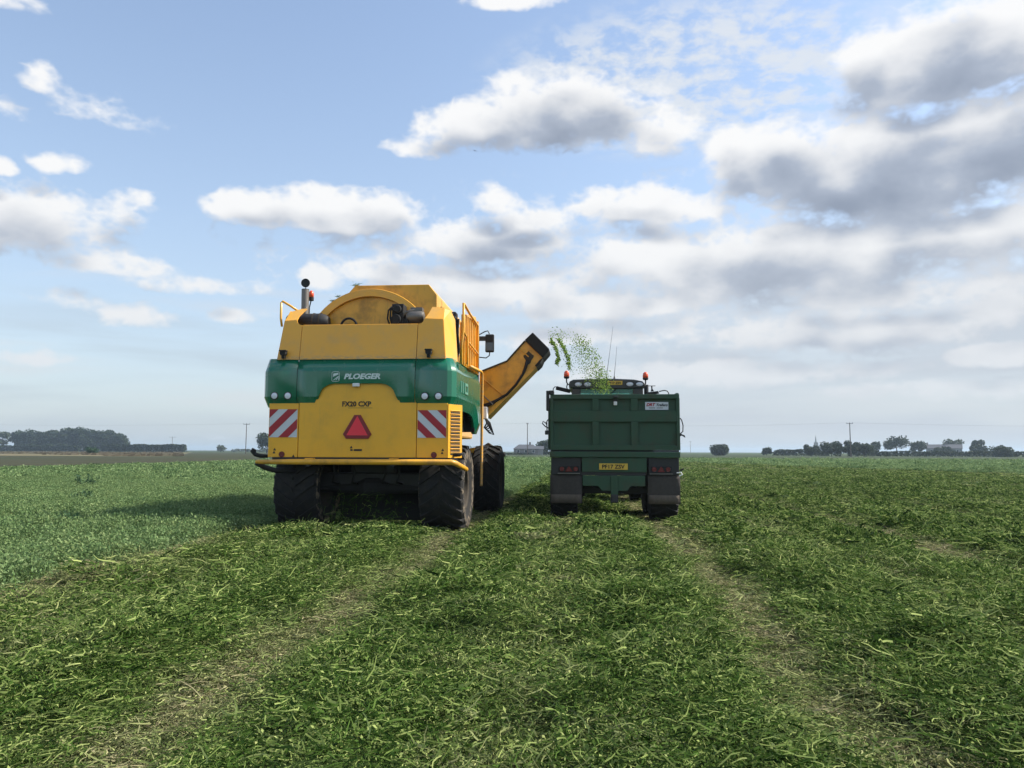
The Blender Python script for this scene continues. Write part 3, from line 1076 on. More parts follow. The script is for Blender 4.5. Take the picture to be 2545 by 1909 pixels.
def wheel_meshes(r, w, rim_r, lugs, tyre_mat_key='tyre', sweep=0.32, lug_h=0.045):
    hw = w / 2
    b = MB()
    prof = [(rim_r, -hw * 0.86), (rim_r + (r - rim_r) * 0.45, -hw), (r - 0.10, -hw * 0.99), (r - lug_h - 0.02, -hw * 0.90), (r - lug_h, -hw * 0.55), (r - lug_h + 0.006, 0),
            (r - lug_h, hw * 0.55), (r - lug_h - 0.02, hw * 0.90), (r - 0.10, hw * 0.99), (rim_r + (r - rim_r) * 0.45, hw), (rim_r, hw * 0.86)]
    b.lathe(prof, (0, 0, 0), 'x', 48)
    da = 0.034 if lugs > 18 else 0.045
    for i in range(lugs):
        for s in (-1, 1):
            a0 = 2 * math.pi * (i + (0.5 if s > 0 else 0)) / lugs
            st = [(0.02 * s, a0, r), (hw * 0.5 * s, a0 + sweep * 0.55, r - 0.004), (hw * 0.93 * s, a0 + sweep, r - 0.018), (hw * 1.005 * s, a0 + sweep * 1.04, r - 0.11)]
            vs = []
            for k, (x, a, rr) in enumerate(st):
                inn = rr - lug_h - 0.03
                for (ra, dd) in ((inn, -da * 1.25), (rr, -da), (rr, da), (inn, da * 1.25)):
                    vs.append((x, ra * math.cos(a + dd), ra * math.sin(a + dd)))
            fs = []
            for k in range(3):
                for j in range(4):
                    fs.append((k * 4 + j, k * 4 + (j + 1) % 4, k * 4 + 4 + (j + 1) % 4, k * 4 + 4 + j))
            fs += [(3, 2, 1, 0), (12, 13, 14, 15)]
            b.add(vs, fs)
    tyre = b.mesh('tyre', M[tyre_mat_key])
    c = MB()
    c.lathe([(0.05, hw * 0.25), (rim_r * 0.45, hw * 0.25), (rim_r * 0.55, hw * 0.05), (rim_r * 0.9, hw * 0.12), (rim_r * 0.95, hw * 0.8), (rim_r * 1.02, hw * 0.88), (rim_r * 1.02, hw * 0.80),
             (rim_r * 0.97, hw * 0.6), (rim_r * 0.97, -hw * 0.6), (rim_r * 1.02, -hw * 0.88), (rim_r * 0.95, -hw * 0.8), (rim_r * 0.9, -hw * 0.1), (0.05, -hw * 0.1)], (0, 0, 0), 'x', 36)
    for i in range(8):
        a = i * math.pi / 4
        c.cyl((0, 0.35 * rim_r * math.cos(a), 0.35 * rim_r * math.sin(a)), 0.018, hw * 0.24, hw * 0.30, 'x', 6)
    return tyre, c


def add_wheel(parent, tyre, rim, loc, flip=False, rot=0.0):
    o = bpy.data.objects.new('wheel', rim)
    COL.objects.link(o)
    o.parent = parent
    o.location = loc
    o.rotation_euler = (rot, 0, math.pi if flip else 0)
    t = bpy.data.objects.new('tyre', tyre)
    COL.objects.link(t)
    t.parent = o
    return o


big_tyre, big_rim = wheel_meshes(0.77, 0.77, 0.36, 22)
big_rim = big_rim.mesh('wheel', M['grime'], True)
add_wheel(HV, big_tyre, big_rim, (1.35, 0.95, 0.75), False, 0.1)
add_wheel(HV, big_tyre, big_rim, (-1.19, 0.95, 0.75), True, 0.37)
ft_tyre, ft_rim = wheel_meshes(0.78, 0.62, 0.40, 20)
ft_rim = ft_rim.mesh('wheel', M['grime'], True)
add_wheel(HV, ft_tyre, ft_rim, (1.61, 5.0, 0.76), False, 0.2)
add_wheel(HV, ft_tyre, ft_rim, (-1.61, 5.0, 0.76), True, 0.5)

b = MB()
b.box(-0.55, 0.55, 0.5, 7.0, 1.28, 1.6)
b.box(-0.95, 0.95, 0.85, 1.15, 0.7, 1.0)
b.box(-1.3, 1.3, 4.85, 5.15, 0.62, 0.92)
b.box(-0.4, 0.4, 0.9, 1.1, 1.0, 1.3)
b.box(-0.4, 0.4, 4.9, 5.1, 0.9, 1.3)
b.build('chassis', 'dark', HV, bevel=0.02)
b = MB()
b.box(-1.45, 1.40, 0.10, 2.70, 1.78, 2.93)
b.box(-1.0, 1.0, 0.12, 0.6, 1.30, 1.80)
b.box(-1.05, 1.05, 2.7, 5.2, 2.0, 2.6)
b.build('engine_bay', 'rubber', HV, bevel=0.02)  # near-black block stands in for the shade inside the body and wheel arch
# underside: axle, shafts, black curtain added to darken the gap between the wheels
b = MB()
for i in range(14):
    x = -0.84 + i * 0.12
    zb = 0.30 + 0.25 * ((i * 7) % 5) / 5
    b.box(x, x + 0.11, 1.55 + 0.03 * (i % 3), 1.56 + 0.03 * (i % 3), zb, 1.32)
b.box(-0.82, 0.96, 1.66, 1.68, 0.10, 1.32)  # black backing sheet, added so no daylight shows through
b.build('blackout_curtain', 'rubber', HV)
MB().lathe([(1e-4, -0.95), (0.10, -0.95), (0.12, -0.3), (0.20, -0.12), (0.20, 0.12), (0.12, 0.3), (0.10, 0.95), (1e-4, 0.95)], (0, 0.95, 0.75), 'x', 16).build('rear_axle', 'rubber', HV)
for k, x in enumerate((-0.6, -0.25, 0.3, 0.55)):
    MB().tube([(x, 0.5, 1.3), (x + 0.05, 0.45, 1.0), (x - 0.04, 0.6, 0.85), (x, 0.9, 0.8)], 0.022, 8).build('hydraulic_hose', 'rubber', HV, smooth=True)

# lower panels
def panel(name, x0, x1, z0, z1, mat='yellow_low', y0=0.0, y1=0.07, bv=0.008):
    return MB().box(x0, x1, y0, y1, z0, z1).build(name, mat, HV, bevel=bv)


panel('corner_panel', -1.58, -1.062, 1.285, 2.20)
panel('engine_door', -1.052, 0.976, 1.285, 2.60)
panel('corner_panel', 0.986, 1.505, 1.285, 2.20)
b = MB()
b.add([(1.509, 0.0, 1.285), (1.70, 0.27, 1.285), (1.70, 0.27, 2.18), (1.509, 0.0, 2.18)], [(0, 1, 2, 3)])
lv = b.build('louvre_panel', 'yellow_low', HV, solid=0.03)
ang = math.atan2(0.27, 0.191)
for i in range(13):
    z = 1.36 + i * 0.058
    M4 = Matrix.Translation((1.6045, 0.135, z)) @ Matrix.Rotation(ang, 4, 'Z') @ Matrix.Rotation(R(-38), 4, 'X')
    sb = MB().box(-0.115, 0.115, -0.036, 0.008, -0.004, 0.004, M4)
    sb.build('louvre_slat', 'yellow_low', lv)
    db = MB().box(-0.112, 0.112, -0.0185, -0.0165, 0.0, 0.024, Matrix.Translation((1.6045, 0.135, z - 0.028)) @ Matrix.Rotation(ang, 4, 'Z'))
    db.build('louvre_slot', 'letter_black', lv)
MB().box(-1.56, -1.54, 0.07, 0.4, 1.30, 2.18).build('side_panel', 'yellow_low', HV)

# green band: swept along the plan of the body
def sweep(plan, levels):
    """plan: list of (x, y, nx, ny, bottom, lip) outline points; levels go from the top down"""
    rows = [[], [], [], [], []]
    for (x, y, nx, ny, bot) in plan:
        for k, (z, inset) in enumerate(((2.965, 0.075), (2.74, 0.0), (max(2.31, min(2.735, bot + 0.002)), 0.0), (bot, 0.075 if bot < 2.30 else 0.0), (bot, 0.14))):
            if k == 2 and bot < 2.1:
                z = bot + 0.20
            rows[k].append((x - nx * inset, y - ny * inset, z))
    return rows


plan_l = [(-1.70, 2.7, -1, 0, 2.14), (-1.715, 1.4, -1, 0, 2.14), (-1.72, 0.12, -1, 0, 2.14), (-1.655, 0.0, -0.75, -0.7, 2.14), (-1.60, -0.04, -0.3, -1, 2.14), (-1.094, -0.04, 0, -1, 2.14)]
MB().grid(sweep(plan_l, None)).build('green_side_panel', 'green', HV, solid=0.012, auto=12)
plan_r = [(0.956, -0.04, 0, -1, 2.14), (1.50, -0.04, 0.2, -1, 2.14), (1.565, 0.0, 0.7, -0.75, 2.14), (1.63, 0.10, 1, 0, 2.14)]
for y, zb in ((0.5, 2.13), (1.0, 2.13), (1.5, 2.13), (1.9, 2.12), (2.15, 2.10), (2.35, 2.06), (2.5, 1.98), (2.6, 1.88), (2.66, 1.76), (2.78, 1.75), (2.92, 1.75)):
    plan_r.append((1.635 + 0.012 * y, y, 1, 0, zb))
MB().grid(sweep(plan_r, None)).build('green_side_panel', 'green', HV, solid=0.012, auto=12, label='pale sunlit green side panel with wheel arch')
cx0, cx1 = -1.084, 0.946
xs = [cx0, -0.9, -0.785, -0.745, -0.705, -0.68, -0.655, -0.625, -0.585, -0.53, -0.45, -0.2, 0.1, 0.36, 0.45, 0.51, 0.555, 0.59, 0.615, 0.64, 0.68, 0.71, 0.80, cx1]


def notch(x):
    xl, xr = -0.785, 0.71
    d = min(x - xl, xr - x)
    if d <= 0:
        return 2.14
    if d < 0.13:
        return 2.14 + 0.30 * (d / 0.13)
    if d < 0.33:
        q = (d - 0.13) / 0.20
        return 2.44 + 0.095 * math.sin(q * math.pi / 2)
    return 2.535


plan_c = [(x, -0.04, 0, -1, notch(x)) for x in xs]
MB().grid(sweep(plan_c, None)).build('green_centre_panel', 'green', HV, solid=0.012, auto=12)

# upper yellow body
def quadpanel(name, pts, mat='yellow', parent=HV, th=0.02, bv=0.0, label=None):
    b = MB()
    b.add(pts, [tuple(range(len(pts)))])
    return b.build(name, mat, parent, solid=th, bevel=bv, label=label)


def lean(z):
    return 0.02 + (z - 2.95) * 0.16


quadpanel('upper_panel', [(-1.074, lean(2.95), 2.95), (0.952, lean(2.95), 2.95), (0.952, lean(3.56), 3.56), (-1.074, lean(3.56), 3.56)], th=0.03)
MB().box(-1.074, 0.952, lean(3.56), lean(3.56) + 0.10, 3.535, 3.572).build('panel_lip', 'yellow', HV, bevel=0.01)
# left and right shoulders (rear face, cut-out horn, chamfer to the side)
def shoulder(s, xi, xb, xt, name):
    f = MB()
    rear = [(xi, 2.95), (s * xb, 2.95), (s * xt, 3.64)]
    inner = [(xi, 3.56), (xi + s * 0.05, 3.575), (xi + s * 0.085, 3.61), (xi + s * 0.105, 3.66)]
    poly = [(xi, 2.95), (s * xb, 2.95), (s * xt, 3.64)] + [(x, z) for x, z in inner[::-1][:1]] + inner[::-1][1:]
    f.add([(x, lean(z), z) for x, z in poly], [tuple(range(len(poly)))])
    f.build(name, 'yellow', HV, solid=0.025)
    top = MB()
    # sloping top facet above the crease
    p = [(s * xt, 3.64), (xi + s * 0.105, 3.66), (xi + s * 0.10, 3.74), (xi + s * 0.06, 3.83), (xi + s * 0.02, 3.90), (s * (xt - 0.20), 3.895), (s * (xt - 0.02), 3.83)]
    if s > 0:
        p = [(s * xt, 3.64), (xi + s * 0.105, 3.66), (xi + s * 0.15, 3.76), (xi + s * 0.19, 3.90), (s * (xt - 0.02), 3.885)]
    top.add([(x, lean(3.64) + (z - 3.64) * 0.95, z) for x, z in p], [tuple(range(len(p)))])
    top.build('top_facet', 'yellow', HV, solid=0.02)
    side = MB()
    side.add([(s * xb, lean(2.95), 2.95), (s * (xb + 0.13), 0.48, 2.95), (s * (xt + 0.13), 0.56, 3.70), (s * (xt + 0.06), 0.50, 3.86), (s * (xt - 0.02), lean(3.64) + 0.21, 3.86), (s * xt, lean(3.64), 3.64)], [(0, 1, 2, 3, 4, 5)])
    side.build('chamfer_panel', 'yellow', HV, solid=0.02)
    if s > 0:
        return
    fw = MB()
    fw.add([(s * (xb + 0.13), 0.485, 2.95), (s * (xb + 0.13), 0.80, 2.95), (s * (xt + 0.13), 0.80, 3.68), (s * (xt + 0.13), 0.565, 3.70)], [(0, 1, 2, 3)])
    fw.build('side_panel', 'yellow', HV, solid=0.02)


shoulder(-1, -1.084, 1.47, 1.40, 'corner_panel')
shoulder(1, 0.962, 1.45, 1.385, 'corner_panel')

# bumper
b = MB().tube([(-1.72, -0.13, 1.205), (-1.0, -0.15, 1.21), (1.60, -0.15, 1.215), (1.66, -0.10, 1.20), (1.78, 0.33, 1.09)], [0.036, 0.048, 0.048, 0.046, 0.04], 10)
bm_ = b.build('bumper', 'yellow_dirty', HV, smooth=True)
MB().tube([(-1.72, -0.13, 1.19), (-1.62, 0.0, 1.11), (-1.5, 0.12, 1.06), (-1.2, 0.3, 1.05)], 0.045, 8).build('bracket', 'dark', bm_, smooth=True)
for x in (-0.82, 0.62):
    MB().box(x - 0.07, x + 0.07, -0.12, 0.05, 1.24, 1.275).build('bracket', 'yellow_dirty', bm_, bevel=0.005)
    MB().cyl((x, 0, 1.165), 0.035, -0.16, -0.10, 'y', 12).build('tow_eye', 'dark', bm_)
MB().box(-1.5, 1.5, 0.0, 0.10, 1.235, 1.284).build('sill', 'dark', HV)
MB().tube([(-1.60, 0.05, 1.30), (-1.72, 0.02, 1.305), (-1.80, 0.0, 1.33), (-1.84, 0.0, 1.385), (-1.82, 0.0, 1.42)], [0.03, 0.035, 0.035, 0.045, 0.04], 8).build('marker_lamp_arm', 'rubber', HV, smooth=True)
MB().tube([(1.60, 0.10, 1.33), (1.70, 0.08, 1.335), (1.76, 0.1, 1.36)], [0.03, 0.028, 0.02], 8).build('marker_lamp_arm', 'rubber', HV, smooth=True)

# chevron boards
def clip(poly, f):
    out = []
    for i in range(len(poly)):
        p, q = poly[i], poly[(i + 1) % len(poly)]
        a, c = f(p), f(q)
        if a >= 0:
            out.append(p)
        if (a >= 0) != (c >= 0):
            k = a / (a - c)
            out.append((p[0] + (q[0] - p[0]) * k, p[1] + (q[1] - p[1]) * k))
    return out


def chevron(x0, x1, z0, z1, s):
    br = MB().box(x0, x1, -0.008, -0.001, z0, z1).build('chevron_board', 'stripe_white', HV)
    edges = [1.1, 0.68, 0.34, 0.0, -0.34, -0.68, -1.1]
    for i in (0, 2, 4):
        hi, lo = edges[i], edges[i + 1]
        sq = [(0, 0), (1, 0), (1, 1), (0, 1)]
        g = (lambda p: p[1] - p[0]) if s < 0 else (lambda p: p[1] - (1 - p[0]))
        sq = clip(sq, lambda p: hi - g(p))
        sq = clip(sq, lambda p: g(p) - lo)
        if len(sq) > 2:
            pl = [(x0 + p[0] * (x1 - x0), z0 + p[1] * (z1 - z0)) for p in sq]
            MB().prism(pl, 'y', -0.0115, -0.0085).build('red_stripe', 'stripe_red', br)


chevron(-1.567, -1.078, 1.622, 2.098, -1)
chevron(1.0, 1.485, 1.618, 2.080, 1)
# slow vehicle triangle
cxx, zb, zt = -0.030, 1.60, 2.00
tri = MB().prism([(cxx - 0.19, zb), (cxx + 0.19, zb), (cxx + 0.245, zb + 0.075), (cxx + 0.055, zt), (cxx - 0.055, zt), (cxx - 0.245, zb + 0.075)], 'y', -0.022, -0.002).build('warning_triangle', 'red_dark', HV, bevel=0.004)
MB().prism([(cxx - 0.185, zb + 0.055), (cxx + 0.185, zb + 0.055), (cxx, zt - 0.015)], 'y', -0.026, -0.0225).build('bright_triangle', 'red', tri)
# lamps, reflectors, small fittings
for x in (-1.475, -1.24, 1.122, 1.354):
    l = MB().cyl((x, 0, 2.325 if x < 0 else 2.312), 0.068, -0.055, -0.041, 'y', 24).build('tail_lamp', 'letter_black', HV)
    MB().lathe([(1e-4, -0.068), (0.03, -0.066), (0.053, -0.056)], (x, 0, 2.325 if x < 0 else 2.312), 'y', 24).build('lens', 'lens', l, smooth=True)
for x in (-1.333, 1.282):
    MB().cyl((x, 0, 1.333), 0.05, -0.012, 0.001, 'y', 20).build('round_reflector', 'red_lamp', HV, smooth=False)
MB().box(-0.115, 0.005, -0.075, -0.03, 2.475, 2.535).build('door_catch', 'white', HV, bevel=0.012)
MB().box(-0.085, 0.055, -0.007, 0.0, 1.395, 1.425).build('number_plate_lamp', 'letter_black', HV)
MB().box(-0.145, -0.105, -0.004, 0.0, 1.395, 1.425).build('sticker', 'grime', HV)
for x, z in ((-0.13, 1.46), (-1.47, 1.37), (-1.46, 1.42), (1.42, 1.37), (1.43, 1.42), (-1.13, 1.31)):
    MB().prism([(x - 0.025, z - 0.022), (x + 0.025, z - 0.022), (x, z + 0.022)], 'y', -0.003, 0.0).build('warning_sticker', 'grime', HV)
text('registration_letters', 'FX20 CXP', 'letter_black', HV, 0.125, (-0.052, -0.003, 2.187), width=0.50, bold=0.004)
MB().box(-0.20, 0.22, -0.003, 0.0, 2.116, 2.122).build('plate_scratch', 'grime', HV)
text('maker_name', 'PLOEGER', 'letter_white', HV, 0.135, (0.045, -0.05, 2.652), width=0.63, shear=0.25, bold=0.006)
em = MB()
ring = [(-0.60, 2.585), (-0.60, 2.715), (-0.585, 2.728), (-0.535, 2.735), (-0.485, 2.728), (-0.47, 2.715), (-0.47, 2.585), (-0.485, 2.57), (-0.535, 2.565), (-0.585, 2.57), (-0.60, 2.585)]
em.tube([(x + 0.12, -0.0485, z) for x, z in ring], 0.004, 6, caps=False)
em_o = em.build('emblem', 'letter_white', HV)
sw = MB()
for k, (x0, z0, x1, z1, wd) in enumerate(((-0.460, 2.588, -0.375, 2.655, 0.022), (-0.418, 2.588, -0.368, 2.660, 0.018), (-0.372, 2.592, -0.358, 2.655, 0.012))):
    sw.add([(x0, -0.047, z0), (x0 + wd, -0.047, z0), (x1 + 0.01, -0.047, z1), (x1, -0.047, z1)], [(0, 1, 2, 3)])
sw.add([(-0.455, -0.047, 2.70), (-0.375, -0.047, 2.712), (-0.362, -0.047, 2.69), (-0.40, -0.047, 2.672), (-0.462, -0.047, 2.645)], [(0, 1, 2, 3, 4)])
sw.build('emblem_furrows', 'letter_white', em_o, solid=0.003)
for x, z in ((-1.347, 2.985), (1.176, 2.985)):
    w_ = MB().cyl((x, 0, z + 0.075), 0.052, -0.08, 0.02, 'y', 14)
    w_.box(x - 0.03, x + 0.03, -0.05, 0.0, z - 0.02, z + 0.04)
    w_.box(x - 0.062, x + 0.062, -0.085, 0.0, z + 0.10, z + 0.125)
    w_.build('work_lamp', 'rubber', HV, bevel=0.006)

# drum and its housing
dx, dz, yd = -0.06, 3.12, 0.72
ho = MB()
arc = [(dx + 1.22 * math.cos(a), dz + 1.22 * math.sin(a)) for a in [R(q) for q in range(200, 104, -6)]]
poly = arc + [(dx - 0.30, 4.40), (1.0, 4.40), (1.15, 4.21), (1.17, 2.9), (1.0, 2.6), (-1.0, 2.6)]
ho.prism(poly, 'y', yd + 0.04, 4.6)
ho.build('drum_housing', 'yellow_dirty', HV, bevel=0.012)
MB().lathe([(1.06, yd - 0.05), (1.19, yd - 0.05), (1.20, yd - 0.02), (1.20, yd + 0.05), (1.06, yd + 0.05), (1.06, yd - 0.05)], (dx, 0, dz), 'y', 72).build('drum_ring', 'yellow', HV, smooth=False, auto=30)
MB().lathe([(0.02, yd + 0.0), (0.6, yd + 0.0), (1.055, yd + 0.02), (1.055, yd + 0.035), (0.02, yd + 0.035)], (dx, 0, dz), 'y', 72).build('drum_cover', 'yellow_dirty', HV, auto=30)
MB().box(1.172, 1.20, 1.0, 1.12, 4.0, 4.035).build('catch', 'dark', HV)
# grass caught on the housing
g2 = np.random.default_rng(5)
V, Fc, C = merge([strands(g2, 60, 0.05, 0.04, 0.12, 0.006, 0.03, 0.4, 0.3, 0.2)])
for (x, z) in ((-0.36, 4.40), (-0.70, 4.20), (-0.80, 4.12)):
    o = bpy.data.objects.new('caught_haulm', np_mesh('caught_haulm', V * (0.7 if z < 4.3 else 1.0), Fc, C, M['haulm']))
    COL.objects.link(o)
    o.parent = HV
    o.location = (x, yd + 0.1, z + 0.01)
# exhaust, air cleaner, hydraulic motor in the well
ex = MB().tube([(-1.235, 0.62, 3.1), (-1.235, 0.62, 3.8), (-1.24, 0.62, 4.30)], 0.067, 18).build('exhaust_pipe', 'steel', HV, smooth=False, auto=40)
MB().lathe([(0.052, 0.0), (0.067, 0.0), (0.067, 0.01)], (-1.24, 0.62, 4.302), 'z', 18).build('pipe_rim', 'dark', ex)
MB().tube([(-1.235, 0.62, 4.30), (-1.235, 0.62, 4.38)], 0.008, 6).build('flap_hinge', 'dark', ex)
fl = MB().cyl((-1.235, 0, 4.425), 0.072, 0.60, 0.612, 'y', 24)
fl.lathe([(0.072, 0.595), (0.080, 0.595), (0.080, 0.617), (0.072, 0.617), (0.072, 0.595)], (-1.235, 0, 4.425), 'y', 24)
fl.build('rain_flap', 'letter_black', ex)
bc = MB().lathe([(1e-4, 0.0), (0.045, 0.0), (0.048, 0.06), (0.04, 0.10), (0.02, 0.125), (1e-4, 0.13)], (-1.172, 0.74, 4.185), 'z', 16).build('beacon', 'orange', HV, smooth=True)
MB().cyl((-1.172, 0.74, 4.155), 0.048, -0.03, 0.03, 'z', 16).build('beacon_base', 'rubber', bc)
MB().tube([(-1.20, 0.74, 3.3), (-1.20, 0.74, 4.0), (-1.172, 0.74, 4.13)], 0.012, 6).build('beacon_stem', 'dark', bc)
mf = MB()
mf.lathe([(1e-4, -0.40), (0.12, -0.40), (0.155, -0.35), (0.155, 0.20), (0.135, 0.30), (0.09, 0.36), (1e-4, 0.36)], (-1.13, 0.58, 3.70), 'x', 24)
mf.build('air_cleaner', 'dark', HV, auto=35)
for x in (-1.05, -0.93):
    MB().lathe([(0.157, x), (0.163, x), (0.163, x + 0.025), (0.157, x + 0.025), (0.157, x)], (0, 0.58, 3.70), 'x', 24).build('strap', 'grime', HV)
mo = MB()
mo.box(0.42, 0.63, 0.40, 0.66, 3.50, 3.98)
mo.cyl((0.525, 0, 3.88), 0.07, 0.34, 0.42, 'y', 14)
mo.cyl((0.50, 0, 3.70), 0.09, 0.36, 0.42, 'y', 14)
mo.box(0.60, 0.72, 0.42, 0.60, 3.55, 3.72)
mo.build('drum_motor', 'rubber', HV, bevel=0.015)
for k in range(3):
    MB().tube([(0.44 + 0.05 * k, 0.42, 3.95), (0.36 + 0.04 * k, 0.40, 3.86), (0.34 + 0.05 * k, 0.42, 3.72), (0.40 + 0.04 * k, 0.45, 3.55)], 0.016, 8).build('hydraulic_hose', 'rubber', HV, smooth=True)
sl = MB().lathe([(1e-4, -0.16), (0.08, -0.15), (0.11, -0.10), (0.11, 0.10), (0.08, 0.15), (1e-4, 0.16)], (0.83, 0.50, 3.76), 'x', 18)
sl.box(0.74, 0.95, 0.45, 0.62, 3.86, 3.92)
sl.build('silencer', 'steel', HV, auto=40)
MB().tube([(0.60, 0.45, 3.74), (0.66, 0.44, 3.83), (0.74, 0.45, 3.86), (0.84, 0.48, 3.89)], 0.022, 8).build('hydraulic_hose', 'steel', HV, smooth=True)
MB().tube([(-0.394 + 0.145 * math.cos(a), 0.55, 3.60 + 0.155 * math.sin(a)) for a in [math.pi * k / 14 for k in range(15)]], 0.022, 8).build('hydraulic_hose', 'rubber', HV, smooth=True)
MB().box(-1.07, 0.95, 0.14, 0.72, 3.40, 3.46).build('deck_plate', 'grime', HV)

# left rail
MB().tube([(-1.575, 0.42, 3.60), (-1.60, 0.42, 3.75), (-1.60, 0.42, 4.03), (-1.585, 0.43, 4.06), (-1.45, 0.47, 3.98), (-1.30, 0.50, 3.88)], 0.021, 8).build('hand_rail', 'yellow', HV, smooth=True)
MB().box(-1.5, -1.2, 0.85, 3.0, 3.30, 3.36).build('walkway', 'dark', HV)
# right side: hydraulics, handrail, slatted guard, drop rail
b = MB()
b.box(1.15, 1.50, 0.78, 1.0, 2.95, 3.90)
b.cyl((1.35, 0.95, 3.45), 0.07, -0.45, 0.40, 'z', 12)
b.box(1.25, 1.5, 1.0, 1.15, 2.95, 3.7)
b.build('hydraulic_block', 'dark', HV, bevel=0.02)
for k in range(4):
    x = 1.43 + 0.03 * k
    MB().tube([(x, 0.76, 3.88 - 0.05 * k), (x + 0.04, 0.72, 3.75), (x + 0.02, 0.74, 3.5), (x + 0.05, 0.75, 3.2), (x, 0.77, 2.97)], 0.018, 8).build('hydraulic_hose', 'rubber', HV, smooth=True)
for z in (3.62, 3.33, 3.12):
    MB().box(1.50, 1.56, 0.80, 0.85, z, z + 0.045).build('hose_fitting', 'white', HV)
MB().tube([(1.60, 0.72, 2.96), (1.63, 0.66, 3.30), (1.66, 0.64, 3.60), (1.66, 0.635, 4.02), (1.66, 0.70, 4.015), (1.66, 1.4, 3.97), (1.66, 2.54, 3.945), (1.66, 2.56, 3.70), (1.66, 2.56, 3.0)], 0.024, 8).build('hand_rail', 'yellow', HV, smooth=True)
MB().tube([(1.66, 0.645, 3.52), (1.66, 1.0, 3.47), (1.66, 1.12, 3.40), (1.66, 1.12, 2.98)], 0.018, 8).build('hand_rail', 'yellow', HV, smooth=True)
MB().tube([(1.67, 1.3, 3.40), (1.67, 2.54, 3.36)], 0.016, 8).build('hand_rail', 'yellow', HV, smooth=True)
gd = MB().prism([(0.95, 2.96), (2.84, 2.96), (2.84, 4.06), (2.66, 4.14), (1.75, 4.02), (0.95, 3.88)], 'x', 1.57, 1.60).build('guard_panel', 'yellow_dirty', HV, bevel=0.006)
for k in range(8):
    y = 1.0 + 0.235 * k
    MB().box(1.60, 1.632, y, y + 0.06, 2.97, min(3.86 + 0.12 * (y - 0.95), 4.02)).build('guard_rib', 'yellow_dirty', gd, bevel=0.006)
MB().box(1.60, 1.64, 2.78, 2.845, 2.96, 4.07).build('guard_post', 'yellow', gd, bevel=0.006)
MB().box(1.25, 1.57, 2.80, 2.84, 2.96, 4.06).build('guard_return', 'yellow_dirty', gd)
MB().tube([(1.62, 2.93, 2.4), (1.62, 2.93, 3.9)], 0.02, 8).build('cab_post', 'dark', HV)
MB().tube([(1.66, 1.5, 2.985), (1.66, 3.05, 3.06), (1.66, 3.22, 3.05), (1.66, 3.30, 2.95), (1.66, 3.30, 0.72), (1.66, 3.28, 0.68)], 0.030, 10).build('drop_rail', 'yellow', HV, smooth=True)
MB().box(1.64, 1.76, 3.35, 3.60, 2.08, 2.34).build('oil_tank', 'white', HV, bevel=0.02)
MB().box(1.30, 1.60, 2.60, 2.66, 1.78, 2.92).build('arch_dark_wall', 'rubber', HV)  # black wall added to carry the arch's dark interior forward
# side panel decal blocks
M['decal'] = plain('pale_green_vinyl', (0.13, 0.30, 0.22), 0.4, var=0.1)
for (y0, y1, z0, z1) in ((0.50, 0.56, 2.42, 2.62), (0.70, 0.76, 2.42, 2.62), (0.90, 1.25, 2.57, 2.62), (0.90, 1.25, 2.42, 2.46), (0.90, 0.96, 2.46, 2.57), (1.19, 1.25, 2.46, 2.57)):
    MB().box(1.642 + 0.012 * y0, 1.650 + 0.012 * y1, y0, y1, z0, z1).build('side_lettering', 'decal', HV)
MB().box(1.60, 1.63, 0.35, 0.95, 2.80, 2.90).build('side_catch', 'green', HV, bevel=0.01)
MB().box(1.575, 1.60, 0.35, 1.0, 2.16, 2.26).build('side_marker', 'dark', HV)

# unloading spout
sp = [(1.55, 3.10), (1.62, 3.133), (2.15, 3.339), (2.554, 3.784), (2.93, 3.43), (2.80, 3.227), (1.714, 2.116), (1.55, 2.22)]
so = MB().prism(sp, 'y', 3.70, 4.45).build('unloading_spout', 'yellow_dirty', HV, bevel=0.01)
MB().prism([(1.714, 2.11), (1.66, 2.18), (2.75, 3.29), (2.806, 3.222)], 'y', 3.655, 3.699).build('spout_flange', 'yellow_dirty', so)
MB().prism([(1.60, 3.12), (2.155, 3.338), (2.55, 3.782), (2.53, 3.80), (2.14, 3.362), (1.59, 3.146)], 'y', 3.66, 4.46).build('spout_edge', 'grime', so)
cap = [(2.535, 3.80), (2.712, 3.968), (3.075, 3.60), (3.05, 3.55), (2.93, 3.41)]
MB().prism(cap, 'y', 3.62, 4.52).build('rubber_hood', 'rubber', so, bevel=0.02)
MB().prism([(2.93, 3.41), (2.88, 3.30), (2.79, 3.21), (2.76, 3.24), (2.86, 3.36)], 'y', 3.63, 4.5).build('rubber_lip', 'rubber', so)
MB().tube([(1.66, 3.665, 2.37), (1.80, 3.66, 2.42), (1.95, 3.66, 2.50), (2.15, 3.66, 2.62), (2.35, 3.66, 2.83), (2.50, 3.66, 3.06), (2.56, 3.66, 3.22), (2.60, 3.66, 3.36)], [0.05, 0.042, 0.033, 0.03, 0.03, 0.03, 0.034, 0.04], 8).build('conveyor_hose', 'rubber', so, smooth=True)
MB().tube([(1.64, 3.68, 2.96), (2.10, 3.68, 2.58)], 0.014, 6).build('stiffener', 'yellow_dirty', so)
MB().tube([(2.42, 3.685, 3.62), (2.62, 3.685, 3.44)], 0.012, 6).build('stiffener', 'yellow_dirty', so)
MB().tube([(1.64, 3.62, 2.60), (1.86, 3.62, 2.40)], 0.014, 6).build('stay', 'steel', so)
mk = [(2.62 + 0.10 * math.cos(a) * (1 + 0.3 * math.sin(3 * a)), 3.42 + 0.12 * math.sin(a) * (1 + 0.25 * math.cos(4 * a))) for a in [2 * math.pi * k / 16 for k in range(16)]]
MB().prism(mk, 'y', 3.690, 3.699).build('grease_patch', 'grime', so)
